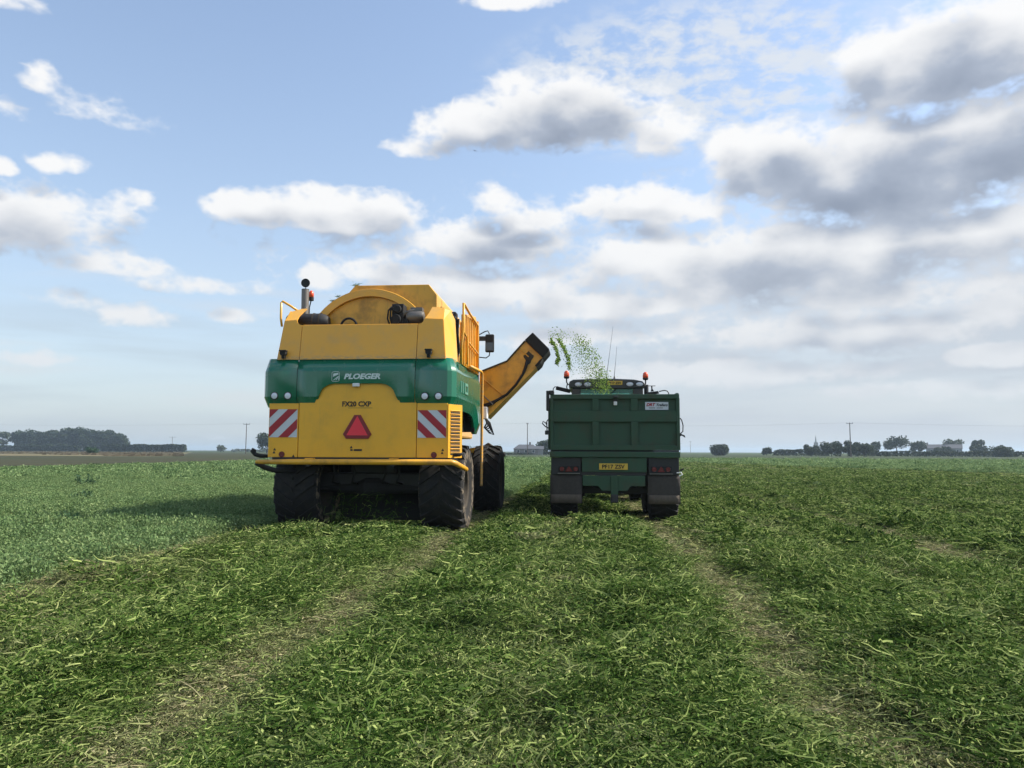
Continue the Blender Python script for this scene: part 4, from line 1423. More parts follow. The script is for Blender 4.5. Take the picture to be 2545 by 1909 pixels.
for k in range(6):
    MB().tube([(1.68 + 0.02 * k, 3.7, 2.12 - 0.02 * k), (1.72 + 0.03 * k, 3.66, 2.0 - 0.05 * k), (1.66 + 0.02 * k, 3.7, 1.9 - 0.02 * k)], 0.018, 6).build('hydraulic_hose', 'rubber', HV, smooth=True)

# cab and mirror
cb = MB().prism([(4.7, 1.7), (6.6, 1.7), (6.9, 2.6), (6.6, 3.75), (6.3, 3.95), (4.7, 3.95)], 'x', -0.85, 1.0).build('cab', 'yellow', HV, bevel=0.05)
MB().prism([(4.95, 2.3), (6.5, 2.3), (6.65, 2.65), (6.4, 3.6), (4.95, 3.6)], 'x', 1.002, 1.01).build('side_window', 'glass', cb)
MB().box(-0.9, 1.05, 4.6, 6.7, 3.952, 4.05).build('cab_roof', 'yellow', cb, bevel=0.04)
mr = MB().box(1.40, 1.62, 5.85, 5.95, 3.84, 4.29).build('mirror', 'rubber', HV, bevel=0.03)
MB().box(1.425, 1.595, 5.842, 5.848, 3.88, 4.08).build('mirror_glass', 'mirror', mr)
MB().tube([(0.95, 5.9, 4.28), (1.22, 5.9, 4.27), (1.38, 5.9, 4.36), (1.46, 5.9, 4.38), (1.50, 5.9, 4.30)], 0.014, 6).build('mirror_arm', 'dark', mr)
MB().tube([(0.95, 5.9, 3.72), (1.25, 5.9, 3.72), (1.42, 5.9, 3.70), (1.50, 5.9, 3.76), (1.51, 5.9, 3.84)], 0.014, 6).build('mirror_arm', 'dark', mr)
MB().box(1.18, 1.40, 5.86, 5.93, 4.13, 4.24).build('mirror_bracket', 'dark', mr)

# picking header in front
hd = MB()
hd.prism([(6.7, 0.35), (8.6, 0.2), (8.7, 0.7), (8.2, 1.25), (7.4, 1.45), (6.8, 1.3)], 'x', 1.45, 1.60)
hd.prism([(6.7, 0.35), (8.6, 0.2), (8.7, 0.7), (8.2, 1.25), (7.4, 1.45), (6.8, 1.3)], 'x', -1.75, -1.60)
hd.box(-1.6, 1.45, 7.0, 7.2, 0.5, 1.4)
hd_o = hd.build('picking_header', 'grime', HV, bevel=0.02)
MB().lathe([(1e-4, -1.6), (0.45, -1.6), (0.45, 1.45), (1e-4, 1.45)], (0, 8.0, 0.72), 'x', 28).build('picking_reel', 'grime', hd_o)
MB().tube([(1.55, 6.9, 1.22), (1.72, 6.85, 1.23), (1.78, 6.85, 1.30), (1.77, 6.85, 1.37)], [0.03, 0.035, 0.05, 0.05], 8).build('marker_lamp_arm', 'rubber', hd_o, smooth=True)
MB().prism([(1.12, 1.40), (1.25, 1.52), (1.40, 1.62), (1.63, 1.47), (1.62, 1.10), (1.15, 1.10)], 'y', 6.6, 6.75).build('drive_guard', 'grime', hd_o, bevel=0.02)
MB().box(1.20, 1.36, 6.50, 6.598, 1.15, 1.42).build('guard_plate', 'yellow_dirty', hd_o)
MB().prism([(0.55, 1.36), (0.75, 1.44), (1.15, 1.50), (1.15, 1.36)], 'y', 6.4, 6.6).build('header_frame', 'yellow_dirty', hd_o)
V, Fc, C = merge([strands(g2, 260, 0.55, 0.06, 0.25, 0.012, 0.12, 0.35, 0.3, 0.2)])
o = bpy.data.objects.new('carried_haulm', np_mesh('carried_haulm', V, Fc, C, M['haulm']))
COL.objects.link(o)
o.parent = hd_o
o.location = (1.0, 6.9, 1.38)
# haulm streaming out between the rear wheels
V, Fc, C = merge([strands(g2, 420, 0.55, 0.06, 0.25, 0.008, 0.6, 0.8, 0.35, 0.25)])
V = V * np.array([1.55, 0.55, 1.0])
o = bpy.data.objects.new('falling_haulm', np_mesh('falling_haulm', V, Fc, C, M['haulm']))
COL.objects.link(o)
o['kind'] = 'stuff'
o['label'] = 'loose green haulm dropping between the harvester rear wheels'
o.location = (-3.66, 12.75, 0.05)
# ------------------------------------------------------------------ trailer
TR = thing('tipping_trailer', 'dark green tipping trailer with ribbed tailgate beside the harvester', 'trailer', (0.735, 14.8, 0))
HW = 1.27
tw, rw = wheel_meshes(0.63, 0.54, 0.30, 24, sweep=0.2, lug_h=0.03)
rw = rw.mesh('wheel', M['grime'], True)
for y in (0.82, 2.25):
    add_wheel(TR, tw, rw, (-1.0, y, 0.61), True, 0.3 * y)
    add_wheel(TR, tw, rw, (1.0, y, 0.61), False, 0.5 * y)
b = MB()
b.box(-HW, -HW + 0.05, 0.10, 5.2, 1.44, 2.50)
b.box(HW - 0.05, HW, 0.10, 5.2, 1.44, 2.50)
b.box(-HW + 0.052, HW - 0.052, 5.15, 5.2, 1.44, 2.62)
b.box(-HW + 0.052, HW - 0.052, 0.10, 5.148, 1.44, 1.50)
body = b.build('tub', 'trailer', TR, bevel=0.01)
for s in (-1, 1):
    for k in range(7):
        y = 0.35 + k * 0.78
        MB().box(s * HW if s > 0 else -HW - 0.05, HW + 0.05 if s > 0 else -HW, y, y + 0.08, 1.44, 2.48).build('side_post', 'trailer', body, bevel=0.008)
    MB().box(min(s * (HW - 0.06), s * (HW + 0.0)), max(s * (HW - 0.06), s * (HW + 0.0)), 0.1, 5.2, 2.505, 2.56).build('top_rail', 'trailer', body, bevel=0.01)
# tailgate
tg = MB()
tg.box(-HW + 0.004, HW - 0.004, 0.0, 0.075, 2.44, 2.53)
tg.box(-HW + 0.004, -1.206, 0.0, 0.075, 1.43, 2.44)
tg.box(1.206, HW - 0.004, 0.0, 0.075, 1.43, 2.44)
tg.box(-1.206, 1.206, 0.0, 0.075, 1.43, 1.524)
tg.box(-1.206, 1.206, 0.004, 0.075, 1.985, 2.20)
for x0, x1 in ((-0.434, -0.307), (0.324, 0.457)):
    tg.box(x0, x1, 0.001, 0.075, 1.524, 1.984)
    tg.box(x0, x1, 0.001, 0.075, 2.201, 2.44)
tgo = tg.build('tailgate', 'trailer', TR, bevel=0.006)
for z0, z1 in ((1.524, 1.985), (2.20, 2.44)):
    for x0, x1 in ((-1.206, -0.434), (-0.307, 0.324), (0.457, 1.206)):
        MB().box(x0, x1, 0.066, 0.074, z0, z1).build('recessed_panel', 'trailer', tgo)
MB().box(-0.02, 0.07, -0.05, 0.0, 2.455, 2.495).build('lock_hood', 'dark', tgo, bevel=0.01)
MB().box(-0.012, 0.055, -0.02, 0.048, 2.31, 2.385).build('gate_lamp', 'white', tgo, bevel=0.01)
MB().box(-0.012, 0.055, 0.0, 0.049, 2.39, 2.44).build('lamp_mount', 'dark', tgo)
MB().box(-HW, HW, -0.01, 0.10, 1.285, 1.398).build('rear_beam', 'trailer', TR, bevel=0.012)
MB().box(-HW + 0.02, HW - 0.02, 0.02, 0.10, 1.399, 1.429).build('hinge_gap', 'rubber', TR)
st = MB().box(0.605, 1.058, 0.040, 0.049, 2.222, 2.378).build('maker_sticker', 'stripe_white', tgo, bevel=0.004)
text('sticker_letters', 'DRT', 'letter_red', st, 0.085, (0.718, 0.037, 2.325), width=0.18, shear=0.3, bold=0.004)
text('sticker_letters', 'Trailers', 'letter_black', st, 0.075, (0.935, 0.037, 2.32), width=0.22, shear=0.3, bold=0.002)
for x0, x1 in ((0.68, 0.80), (0.83, 0.95)):
    MB().box(x0, x1, 0.036, 0.0395, 2.256, 2.266).build('sticker_line', 'letter_black', st)
# ram cover, valves and loops at the edges
MB().box(-1.345, -1.285, -0.02, 0.22, 2.21, 2.605).build('hinge_cover', 'dark', TR, bevel=0.01)
MB().box(-1.285, -1.19, -0.02, 0.22, 2.535, 2.61).build('hinge_cover', 'dark', TR, bevel=0.01)
MB().box(-1.37, -1.28, 0.0, 0.08, 1.73, 1.815).build('tail_latch', 'dark', TR, bevel=0.01)
MB().tube([(-1.33, 0.04, 1.81), (-1.335, 0.04, 1.99), (-1.31, 0.04, 2.03), (-1.28, 0.04, 2.02)], 0.012, 6).build('latch_rod', 'dark', TR)
MB().tube([(-1.30, 0.03, 1.86), (-1.36, 0.0, 1.89), (-1.42, 0.0, 1.95), (-1.41, 0.0, 1.99), (-1.36, 0.0, 1.97), (-1.33, 0.0, 1.92)], 0.011, 6).build('air_line', 'rubber', TR, smooth=True)
MB().prism([(1.27, 1.76), (1.36, 1.72), (1.37, 1.68), (1.31, 1.72), (1.27, 1.70)], 'y', 0.0, 0.08).build('tail_latch', 'dark', TR)
MB().tube([(1.28, 0.04, 1.75), (1.33, 0.04, 1.80), (1.335, 0.04, 1.92), (1.31, 0.04, 2.02), (1.28, 0.04, 2.06)], 0.012, 6).build('latch_rod', 'dark', TR)
# underside
b = MB()
b.box(-0.42, -0.30, 0.12, 6.2, 1.02, 1.28)
b.box(0.30, 0.42, 0.12, 6.2, 1.02, 1.28)
b.box(-0.12, 0.12, 5.2, 6.6, 0.75, 1.0)
b.box(-0.95, 0.95, 0.60, 0.72, 0.55, 0.68)
b.box(-0.95, 0.95, 2.09, 2.21, 0.55, 0.68)
for s in (-1, 1):
    b.box(s * 0.5 - 0.06, s * 0.5 + 0.06, 0.3, 2.5, 0.68, 0.80)
b.build('chassis', 'dark', TR, bevel=0.012)
MB().box(-0.64, 0.62, 0.025, 0.06, 1.00, 1.283).build('plate_board', 'trailer', TR, bevel=0.006)
MB().box(-0.66, 0.60, 0.05, 0.11, 0.935, 0.998).build('dark_gap_strip', 'dark', TR)  # dark strip standing in for the black gap above the crossmember
cb_ = MB()
cb_.prism([(-0.63, 0.93), (0.59, 0.93), (0.59, 0.725), (0.31, 0.725), (0.24, 0.63), (-0.25, 0.63), (-0.33, 0.725), (-0.63, 0.725)], 'y', 0.04, 0.10)
cb_.box(-0.08, 0.06, 0.01, 0.039, 0.56, 0.93)
cb_.build('rear_crossmember', 'trailer', TR, bevel=0.008)
MB().box(-0.085, 0.065, 0.0, 0.10, 0.40, 0.57).build('tow_hitch', 'dark', TR, bevel=0.02)
pl = MB().box(-0.305, 0.252, 0.005, 0.018, 1.045, 1.168).build('number_plate', 'plate', TR, bevel=0.004)
text('plate_letters', 'PF17 ZSV', 'letter_black', pl, 0.112, (-0.027, 0.002, 1.106), width=0.44, bold=0.003)
for s in (-1, 1):
    x0, x1 = sorted((s * 0.66, s * 1.25))
    MB().box(x0, x1, 0.06, 0.12, 0.945, 1.283).build('lamp_board', 'dark', TR, bevel=0.01)
    lx0, lx1 = sorted((s * 0.70, s * 1.10))
    lb = MB().box(lx0, lx1, 0.035, 0.058, 1.0, 1.11).build('lamp_cluster', 'rubber', TR, bevel=0.008)
    cx_ = (lx0 + lx1) / 2
    MB().prism([(cx_ - 0.075, 1.005), (cx_ + 0.075, 1.005), (cx_, 1.115)], 'y', 0.024, 0.034).build('red_triangle', 'red_lamp', lb)
    for k in (-1, 1):
        MB().cyl((cx_ + k * 0.135, 0, 1.055), 0.045, 0.026, 0.0345, 'y', 16).build('tail_lamp', 'red_lamp', lb)
    MB().box(lx0 - 0.02, lx1 + 0.02, 0.0, 0.055, 0.962, 0.976).build('lamp_guard', 'steel', lb)
    f0, f1 = sorted((s * 0.64, s * 1.268))
    fl_ = MB()
    rows = []
    for i in range(9):
        z = 0.94 - i * 0.07
        rows.append([(f0 + (f1 - f0) * j / 6, 0.075 - 0.012 * math.sin(i * 0.6) + 0.01 * math.sin(j * 1.3 + s), z) for j in range(7)])
    fo = fl_.grid(rows).build('mud_flap', 'flap', TR, smooth=True, solid=0.012)
    mdx = MB()
    rows = []
    for i in range(3):
        z = 0.555 - i * 0.085
        rows.append([(f0 + 0.02 + (f1 - f0 - 0.04) * j / 6, 0.058 - 0.012 * math.sin((0.94 - z) / 0.07 * 0.6) + 0.01 * math.sin(j * 1.3 + s), z) for j in range(7)])
    mdx.grid(rows).build('weight_strip', 'flap_mud', fo, smooth=True, solid=0.006)
MB().tube([(1.20, 0.03, 0.99), (1.28, 0.0, 1.0), (1.30, 0.0, 0.96), (1.24, 0.0, 0.93)], 0.014, 6).build('air_line', 'white', TR)
MB().prism([(1.26, 1.05), (1.33, 1.085), (1.335, 1.06), (1.28, 1.02)], 'y', 0.02, 0.06).build('side_marker', 'rubber', TR)
MB().tube([(0, 6.5, 0.88), (0, 7.2, 0.72)], 0.07, 10).build('drawbar', 'dark', TR)

# ------------------------------------------------------------------ tractor
TC = thing('tractor', 'dark tractor with black cab roof and beacons in front of the trailer', 'tractor', (0.85, 21.0, 0))
rf = MB()
sec = [(-1.085, 3.26), (-1.06, 3.37), (-0.95, 3.425), (-0.4, 3.445), (0.2, 3.445), (0.75, 3.42), (0.98, 3.37), (1.085, 3.26), (1.04, 3.18), (0.5, 3.155), (-0.5, 3.155), (-1.04, 3.18)]
rf.prism(sec, 'y', 0.0, 1.7)
rfo = rf.build('cab_roof', 'tractor', TC, bevel=0.03)
for x in (-0.81, -0.55, 0.63, 0.90):
    wl = MB().lathe([(0.082, -0.03), (0.088, -0.03), (0.088, 0.0), (0.082, 0.0), (0.082, -0.03)], (0, 0, 0), 'y', 20).build('work_lamp', 'rubber', rfo)
    wl.location = (x, -0.0, 3.285)
    wl.scale = (1.25, 1, 0.75)
    MB().lathe([(1e-4, -0.03), (0.06, -0.026), (0.08, -0.012)], (0, 0, 0), 'y', 20).build('lens', 'lens', wl, smooth=True)
tp = MB().box(0.0, 0.42, -0.02, -0.004, 3.265, 3.375).build('number_plate', 'plate', TC, bevel=0.004)
text('plate_letters', 'PF17 ZSV', 'letter_black', tp, 0.10, (0.21, -0.023, 3.32), width=0.36, bold=0.003)
for x, z in ((-1.14, 3.46), (1.075, 3.41)):
    be = MB().lathe([(1e-4, 0.055), (0.075, 0.055), (0.078, 0.12), (0.066, 0.19), (0.03, 0.225), (1e-4, 0.23)], (x, 0.1, z), 'z', 20).build('beacon', 'orange', TC, smooth=True)
    MB().lathe([(1e-4, 0.0), (0.06, 0.0), (0.08, 0.03), (0.08, 0.056), (1e-4, 0.056)], (x, 0.1, z), 'z', 20).build('beacon_base', 'rubber', be)
    MB().tube([(x, 0.1, z + 0.01), (x + (0.0 if x < 0 else 0.0), 0.1, z - 0.10), (x + (0.05 if x < 0 else -0.03), 0.1, z - 0.18)], 0.02, 8).build('beacon_stem', 'dark', be)
MB().tube([(-1.12, 0.1, 3.30), (-1.14, 0.1, 3.22), (-1.12, 0.1, 3.16), (-1.03, 0.1, 3.12)], 0.016, 6).build('grab_bar', 'dark', TC)
gl = MB().box(-0.74, 0.72, 0.05, 0.06, 2.2, 3.155).build('rear_window', 'glass', TC)
for x0, x1 in ((-1.0, -0.74), (0.72, 1.0)):
    MB().box(x0, x1, 0.03, 0.14, 2.0, 3.17).build('cab_pillar', 'tractor', TC, bevel=0.02)
    MB().box(x0, x1, 1.5, 1.6, 1.9, 3.17).build('cab_pillar', 'tractor', TC, bevel=0.02)
MB().tube([(0.02, 0.03, 2.95), (0.25, 0.03, 3.15)], 0.012, 6).build('wiper', 'rubber', gl)
MB().box(0.22, 0.44, 0.6, 0.75, 2.2, 3.06).build('driver_seat', 'rubber', TC, bevel=0.05)
MB().box(-0.74, 0.74, 1.55, 1.56, 1.9, 3.15).build('front_window', 'glass', TC)
MB().box(-0.98, 0.98, 0.05, 1.6, 1.1, 2.0).build('cab_body', 'tractor_green', TC, bevel=0.04)
for x0, x1 in ((-1.25, -0.99), (0.99, 1.25)):
    MB().prism([(-0.2, 1.6), (0.1, 1.95), (1.0, 2.0), (1.6, 1.6), (1.6, 1.5), (1.0, 1.9), (0.1, 1.85), (-0.1, 1.55)], 'x', x0, x1).build('fender', 'tractor_green', TC)
MB().prism([(1.7, 1.0), (4.0, 0.95), (4.1, 1.6), (3.8, 1.85), (1.7, 2.0)], 'x', -0.42, 0.42).build('bonnet', 'tractor_green', TC, bevel=0.06)
MB().box(-0.25, 0.25, -0.1, 4.0, 0.62, 1.0).build('chassis', 'dark', TC, bevel=0.03)
t1, r1 = wheel_meshes(0.95, 0.62, 0.5, 22)
r1 = r1.mesh('wheel', M['tractor_green'], True)
add_wheel(TC, t1, r1, (-0.95, 0.75, 0.93), True)
add_wheel(TC, t1, r1, (0.95, 0.75, 0.93), False)
t2, r2 = wheel_meshes(0.70, 0.5, 0.36, 20)
r2 = r2.mesh('wheel', M['tractor_green'], True)
add_wheel(TC, t2, r2, (-0.9, 3.4, 0.68), True)
add_wheel(TC, t2, r2, (0.9, 3.4, 0.68), False)
mrr = MB().box(-0.21, 0.21, -0.03, 0.03, -0.055, 0.055).build('mirror', 'rubber', TC, bevel=0.02)
mrr.location = (-1.24, 0.2, 3.155)
mrr.rotation_euler = (0, R(14), 0)
MB().tube([(-1.40, 0.2, 3.22), (-1.47, 0.2, 3.24), (-1.52, 0.2, 3.19), (-1.53, 0.2, 3.08)], 0.013, 6).build('mirror_arm', 'dark', TC)
m2 = MB().prism([(1.10, 3.06), (1.42, 3.10), (1.45, 3.03), (1.10, 2.98)], 'y', 0.1, 0.2).build('mirror', 'rubber', TC)
MB().prism([(1.22, 3.09), (1.24, 3.16), (1.235, 3.24), (1.265, 3.24), (1.27, 3.16), (1.31, 3.10)], 'y', 0.12, 0.18).build('lamp_stem', 'rubber', m2)
MB().box(1.16, 1.35, 0.10, 0.20, 3.242, 3.252).build('lamp_plate', 'rubber', m2)
MB().tube([(1.45, 0.15, 3.09), (1.60, 0.15, 3.12), (1.68, 0.15, 3.10), (1.72, 0.15, 3.04), (1.72, 0.15, 2.95)], 0.015, 6).build('mirror_arm', 'dark', m2)
MB().tube([(1.12, 0.4, 1.9), (1.12, 0.4, 3.30)], 0.065, 12).build('exhaust_pipe', 'dark', TC)
MB().tube([(0.0, 0.3, 3.45), (0.0, 0.3, 3.58), (0.10, 0.3, 4.3), (0.19, 0.3, 4.98)], [0.02, 0.008, 0.0045, 0.003], 6).build('aerial', 'dark', TC)
MB().tube([(0.215, 0.3, 3.45), (0.215, 0.3, 3.56), (0.26, 0.3, 4.0), (0.295, 0.3, 4.40)], [0.04, 0.008, 0.004, 0.003], 6).build('aerial', 'dark', TC)

# ------------------------------------------------------------------ peas flying from spout to trailer
def build_peas():
    g = np.random.default_rng(77)
    P, S = [], []
    def streak(pts, n, sd, sz):
        pts = np.array(pts, float)
        for i in range(n):
            u = g.random() * (len(pts) - 1)
            k = int(u)
            q = pts[k] + (pts[k + 1] - pts[k]) * (u - k)
            P.append((q[0] + g.normal(0, sd), 16.6 + g.normal(0, 0.16), q[1] + g.normal(0, sd)))
            S.append(sz * (0.45 + 0.75 * g.random()))
    k = 16.6 / 17
    f = lambda x, z: (x * k, 1.4 + (z - 1.4) * k)
    streak([f(-0.60, 3.95), f(-0.52, 3.85), f(-0.45, 3.68), f(-0.425, 3.52), f(-0.46, 3.41)], 420, 0.020, 0.016)
    streak([f(-0.43, 4.00), f(-0.34, 3.86), f(-0.26, 3.70), f(-0.19, 3.52), f(-0.17, 3.28)], 480, 0.024, 0.015)
    streak([f(-0.62, 4.06), f(-0.40, 4.08), f(-0.20, 4.05)], 130, 0.06, 0.010)
    streak([f(-0.55, 3.95), f(-0.35, 3.75), f(-0.15, 3.4), f(-0.12, 3.2)], 160, 0.07, 0.009)
    streak([f(-0.05, 4.0), f(0.15, 3.85), f(0.32, 3.65), f(0.45, 3.42), f(0.55, 3.2), f(0.60, 3.0), f(0.62, 2.8)], 900, 0.085, 0.012)
    streak([f(-0.02, 3.85), f(0.10, 3.6), f(0.22, 3.3), f(0.32, 3.0)], 620, 0.10, 0.010)
    streak([f(0.45, 3.3), f(0.58, 3.05), f(0.62, 2.75), f(0.63, 2.45)], 380, 0.10, 0.011)
    streak([f(0.30, 3.15), f(0.50, 3.0), f(0.6, 2.7)], 220, 0.12, 0.010)
    V, Fc, C = [], [], []
    for p, s in zip(P, S):
        o = len(V)
        d = g.normal(0, 1, 3)
        d /= np.linalg.norm(d)
        st = 1.0 + (g.random() < 0.35) * 1.6 * g.random()
        for q in ((1, 0, 0), (-1, 0, 0), (0, 1, 0), (0, -1, 0), (0, 0, 1), (0, 0, -1)):
            v = np.array(q, float) * s
            v = v + d * v.dot(d) * (st - 1)
            V.append(np.array(p) + v)
        C += [np.clip(g.normal(0.55, 0.28), 0, 1)] * 6
        for t in ((0, 2, 4), (2, 1, 4), (1, 3, 4), (3, 0, 4), (2, 0, 5), (1, 2, 5), (3, 1, 5), (0, 3, 5)):
            Fc.append(tuple(i + o for i in t))
    me = np_mesh('flying_peas', np.array(V), np.array(Fc), np.array(C), M['peas'])
    o = bpy.data.objects.new('flying_peas', me)
    COL.objects.link(o)
    o['kind'] = 'stuff'
    o['label'] = 'shower of green peas thrown from the spout into the trailer'
    # load lying in the trailer
    V, Fc, C = merge([leaves(g, 2600, 1.0, 0.0, 0.03, 0.01, 0.03, 0.5, 0.25, 1.0)])
    V = V * np.array([1.1, 2.2, 1.0])
    V[:, 2] += 0.35 * np.exp(-((V[:, 0]) ** 2 + (V[:, 1]) ** 2) / 1.2)
    o = bpy.data.objects.new('pea_load', np_mesh('pea_load', V, Fc, C, M['peas']))
    COL.objects.link(o)
    o.location = (0.735, 17.3, 1.52)
    o['kind'] = 'stuff'
    o['label'] = 'load of shelled peas lying in the trailer'


build_peas()
# ------------------------------------------------------------------ trees, hedges, houses, poles far off
def leaf_cloud(g, pts, size):
    n = len(pts)
    nr = g.normal(0, 1, (n, 3))
    nr[:, 2] = np.abs(nr[:, 2]) + 0.2
    nr /= np.linalg.norm(nr, axis=1)[:, None]
    t = np.cross(nr, g.normal(0, 1, (n, 3)))
    t /= np.linalg.norm(t, axis=1)[:, None]
    b = np.cross(nr, t)
    s = (size * g.uniform(0.6, 1.3, n))[:, None]
    V = np.stack([pts - t * s, pts - b * s * 0.7 + nr * s * 0.2, pts + t * s, pts + b * s * 0.7 + nr * s * 0.15], 1).reshape(-1, 3)
    F4 = np.arange(n * 4).reshape(n, 4)
    return V, F4


def crown_mesh(seed, w, h, n, size, mat, lobes=9, base=0.0, flat=1.0):
    """leaf clumps spread through overlapping lobes; w = crown radius, from z=base to z=h"""
    g = np.random.default_rng(seed)
    pts = []
    hc = (h - base) / 2
    for k in range(lobes):
        a = g.random() * 6.283
        r = w * 0.62 * math.sqrt(g.random())
        z = base + hc * (0.55 + 0.95 * g.random())
        top = 1 - 0.5 * (r / w)
        rr = w * g.uniform(0.32, 0.52)
        z = min(z, h - rr * 0.7 * flat)
        m = n // lobes
        d = g.normal(0, 1, (m, 3))
        d /= np.linalg.norm(d, axis=1)[:, None]
        rad = rr * g.random(m) ** 0.45
        q = d * rad[:, None] * np.array([1, 1, 0.85 * flat])
        pts.append(q + np.array([r * math.cos(a), r * math.sin(a), z]))
    pts = np.concatenate(pts)
    pts[:, 2] = np.maximum(pts[:, 2], base * 0.8 + 0.1)
    V, F4 = leaf_cloud(g, pts, size)
    C = np.repeat(np.clip(g.normal(0.5, 0.22, len(pts)), 0, 1), 4)
    return np_mesh('crown', V, F4, C, M[mat])


def trunk_mb(h, r, g):
    b = MB()
    b.tube([(0, 0, -0.1), (0.05, 0, h * 0.3), (0.0, 0.1, h * 0.62)], [r, r * 0.75, r * 0.4], 8)
    for k in range(4):
        a = g.random() * 6.28
        z0 = h * g.uniform(0.25, 0.45)
        L = h * g.uniform(0.2, 0.35)
        b.tube([(0.03, 0, z0), (math.cos(a) * L * 0.5, math.sin(a) * L * 0.5, z0 + L * 0.5), (math.cos(a) * L * 0.8, math.sin(a) * L * 0.8, z0 + L)], [r * 0.45, r * 0.3, r * 0.12], 6)
    return b


TREE_CACHE = {}


def tree(name, label, x, y, h, w, mat='crown', seed=0, n=2000, size=0.5, base=0.18, group=None, lobes=10, cat='tree'):
    key = (round(h, 1), round(w, 1), mat, seed)
    r = thing(name, label, cat, (x, y, 0), random.random() * 6.28, group)
    if key not in TREE_CACHE:
        g = np.random.default_rng(seed + 900)
        TREE_CACHE[key] = (trunk_mb(h, max(0.12, h * 0.028), g).mesh('trunk', M['bark'], True), crown_mesh(seed, w, h, n, size, mat, lobes, base * h))
    for nm, me in zip(('trunk', 'crown'), TREE_CACHE[key]):
        o = bpy.data.objects.new(nm, me)
        COL.objects.link(o)
        o.parent = r
    return r


def hedge(name, label, x0, y0, x1, y1, h, w, n, size=0.45, mat='crown_dark', seed=1, ragged=0.35):
    g = np.random.default_rng(seed)
    L = math.hypot(x1 - x0, y1 - y0)
    u = g.random(n) * L
    top = h * (1 - ragged * vnoise(u * 0.25, u * 0 + seed, 60 + seed)) * np.clip(np.minimum(u, L - u) / 1.5 + 0.55, 0, 1)
    z = top * g.random(n) ** 0.7
    v = g.uniform(-w, w, n) * (1 - 0.35 * z / h)
    pts = np.stack([u - L / 2, v, z], 1)
    V, F4 = leaf_cloud(g, pts, size)
    o = bpy.data.objects.new(name, np_mesh(name, V, F4, np.repeat(np.clip(g.normal(0.45, 0.22, n), 0, 1), 4), M[mat]))
    COL.objects.link(o)
    o.location = ((x0 + x1) / 2, (y0 + y1) / 2, 0)
    o.rotation_euler = (0, 0, math.atan2(y1 - y0, x1 - x0))
    return tag(o, label, 'hedge')


# copse at the left
COPSE = 'trees packed together in the far left copse'
lab = 'tall hazy tree packed in the long copse behind the left hedges'
for i, (x, h, w) in enumerate([(-410, 16.5, 7.5), (-402, 17.8, 8.5), (-393, 18.6, 9.0), (-384, 18.2, 9.0), (-375, 18.8, 9.5), (-366, 19.0, 9.5), (-357, 18.9, 9.5), (-348, 18.5, 9.0), (-340, 17.4, 8.0), (-333, 13.5, 6.5)]):
    tree('copse_tree', lab, x, 520 + (i % 3) * 3, h, w, 'crown', seed=100 + i % 5, n=4200, size=0.8, base=0.03, group=COPSE, lobes=17)
hedge('copse_underwood', 'dark underwood filling the foot of the long copse', -416, 522, -328, 522, 7.0, 4.0, 5200, 0.8, 'crown', 14)
for i, (x, h, w) in enumerate([(-440, 15, 6), (-429, 17, 6), (-419, 16.5, 5)]):
    tree('copse_tree', 'pale loose tree at the left edge of the photograph beyond the hedge', x, 524, h, w, 'crown_pale', seed=120 + i, n=1500, size=0.7, base=0.15, group='pale trees at the left edge', lobes=10)
hedge('field_hedge', 'dark low hedge in front of the copse at the left edge', -470, 470, -336, 480, 5.4, 2.0, 9000, 0.6, seed=3)
hedge('field_hedge', 'dark clipped hedge standing right of the copse', -301, 450, -245, 450, 5.0, 1.8, 6000, 0.55, seed=4, ragged=0.12)
tree('field_bush', 'small round bush in the reeds below the right end of the left hedge', -139, 204, 2.2, 2.3, 'weed', seed=130, n=500, size=0.25, base=0.0, cat='bush')
tree('round_tree', 'lone round blue-grey tree half hidden behind the harvester left edge', -141, 330, 10.6, 5.0, 'crown', seed=131, n=2600, size=0.45, base=0.12, lobes=14)
tree('far_bush', 'pale hazy bush on the horizon left of the utility pole', -247, 500, 4.8, 4.0, 'crown_pale', seed=132, n=700, size=0.5, base=0.0, cat='bush')
hedge('far_hedge', 'faint low hedge line on the horizon left of the harvester', -244, 510, -190, 520, 2.4, 1.5, 1300, 0.5, 'crown_pale', 6)
# middle, between harvester and trailer
tree('garden_tree', 'domed dark tree beside the low house, left of the trailer', -13.2, 312, 6.6, 4.4, 'crown', seed=140, n=1800, size=0.4, base=0.05, lobes=10)
tree('garden_tree', 'broad tree behind the trailer edge right of the low house', -8.5, 318, 5.8, 4.4, 'crown', seed=141, n=1500, size=0.4, base=0.05)
hedge('garden_hedge', 'short dark hedge under the trees by the low house', -19, 306, -5, 306, 1.9, 1.0, 800, 0.35, seed=8)
# right hand side
tree('lone_bush', 'lone wide dark bush standing apart right of the trailer', 52.3 + 3.6, 300, 4.4, 4.3, 'crown_dark', seed=170, n=3000, size=0.38, base=0.0, lobes=26, cat='bush')
tree('small_bush', 'small round dark bush at the left end of the right hand hedge', 78.3, 318, 3.4, 2.3, 'crown_dark', seed=151, n=900, size=0.35, base=0.0, cat='bush')
hedge('low_hedge', 'low dark hedge with uneven top between small bush and big bushes', 81, 318, 97, 300, 2.9, 1.3, 1700, 0.38, seed=9, ragged=0.5)
tree('hedge_bush', 'pointed dark bush below the distant spire', 85.5, 282, 4.7, 3.2, 'crown_dark', seed=152, n=1500, size=0.36, base=0.0, cat='bush')
tree('hedge_bush', 'big rounded dark bush left of the tall utility pole', 88.6, 270, 5.5, 4.6, 'crown_dark', seed=153, n=2600, size=0.36, base=0.0, lobes=13, cat='bush')
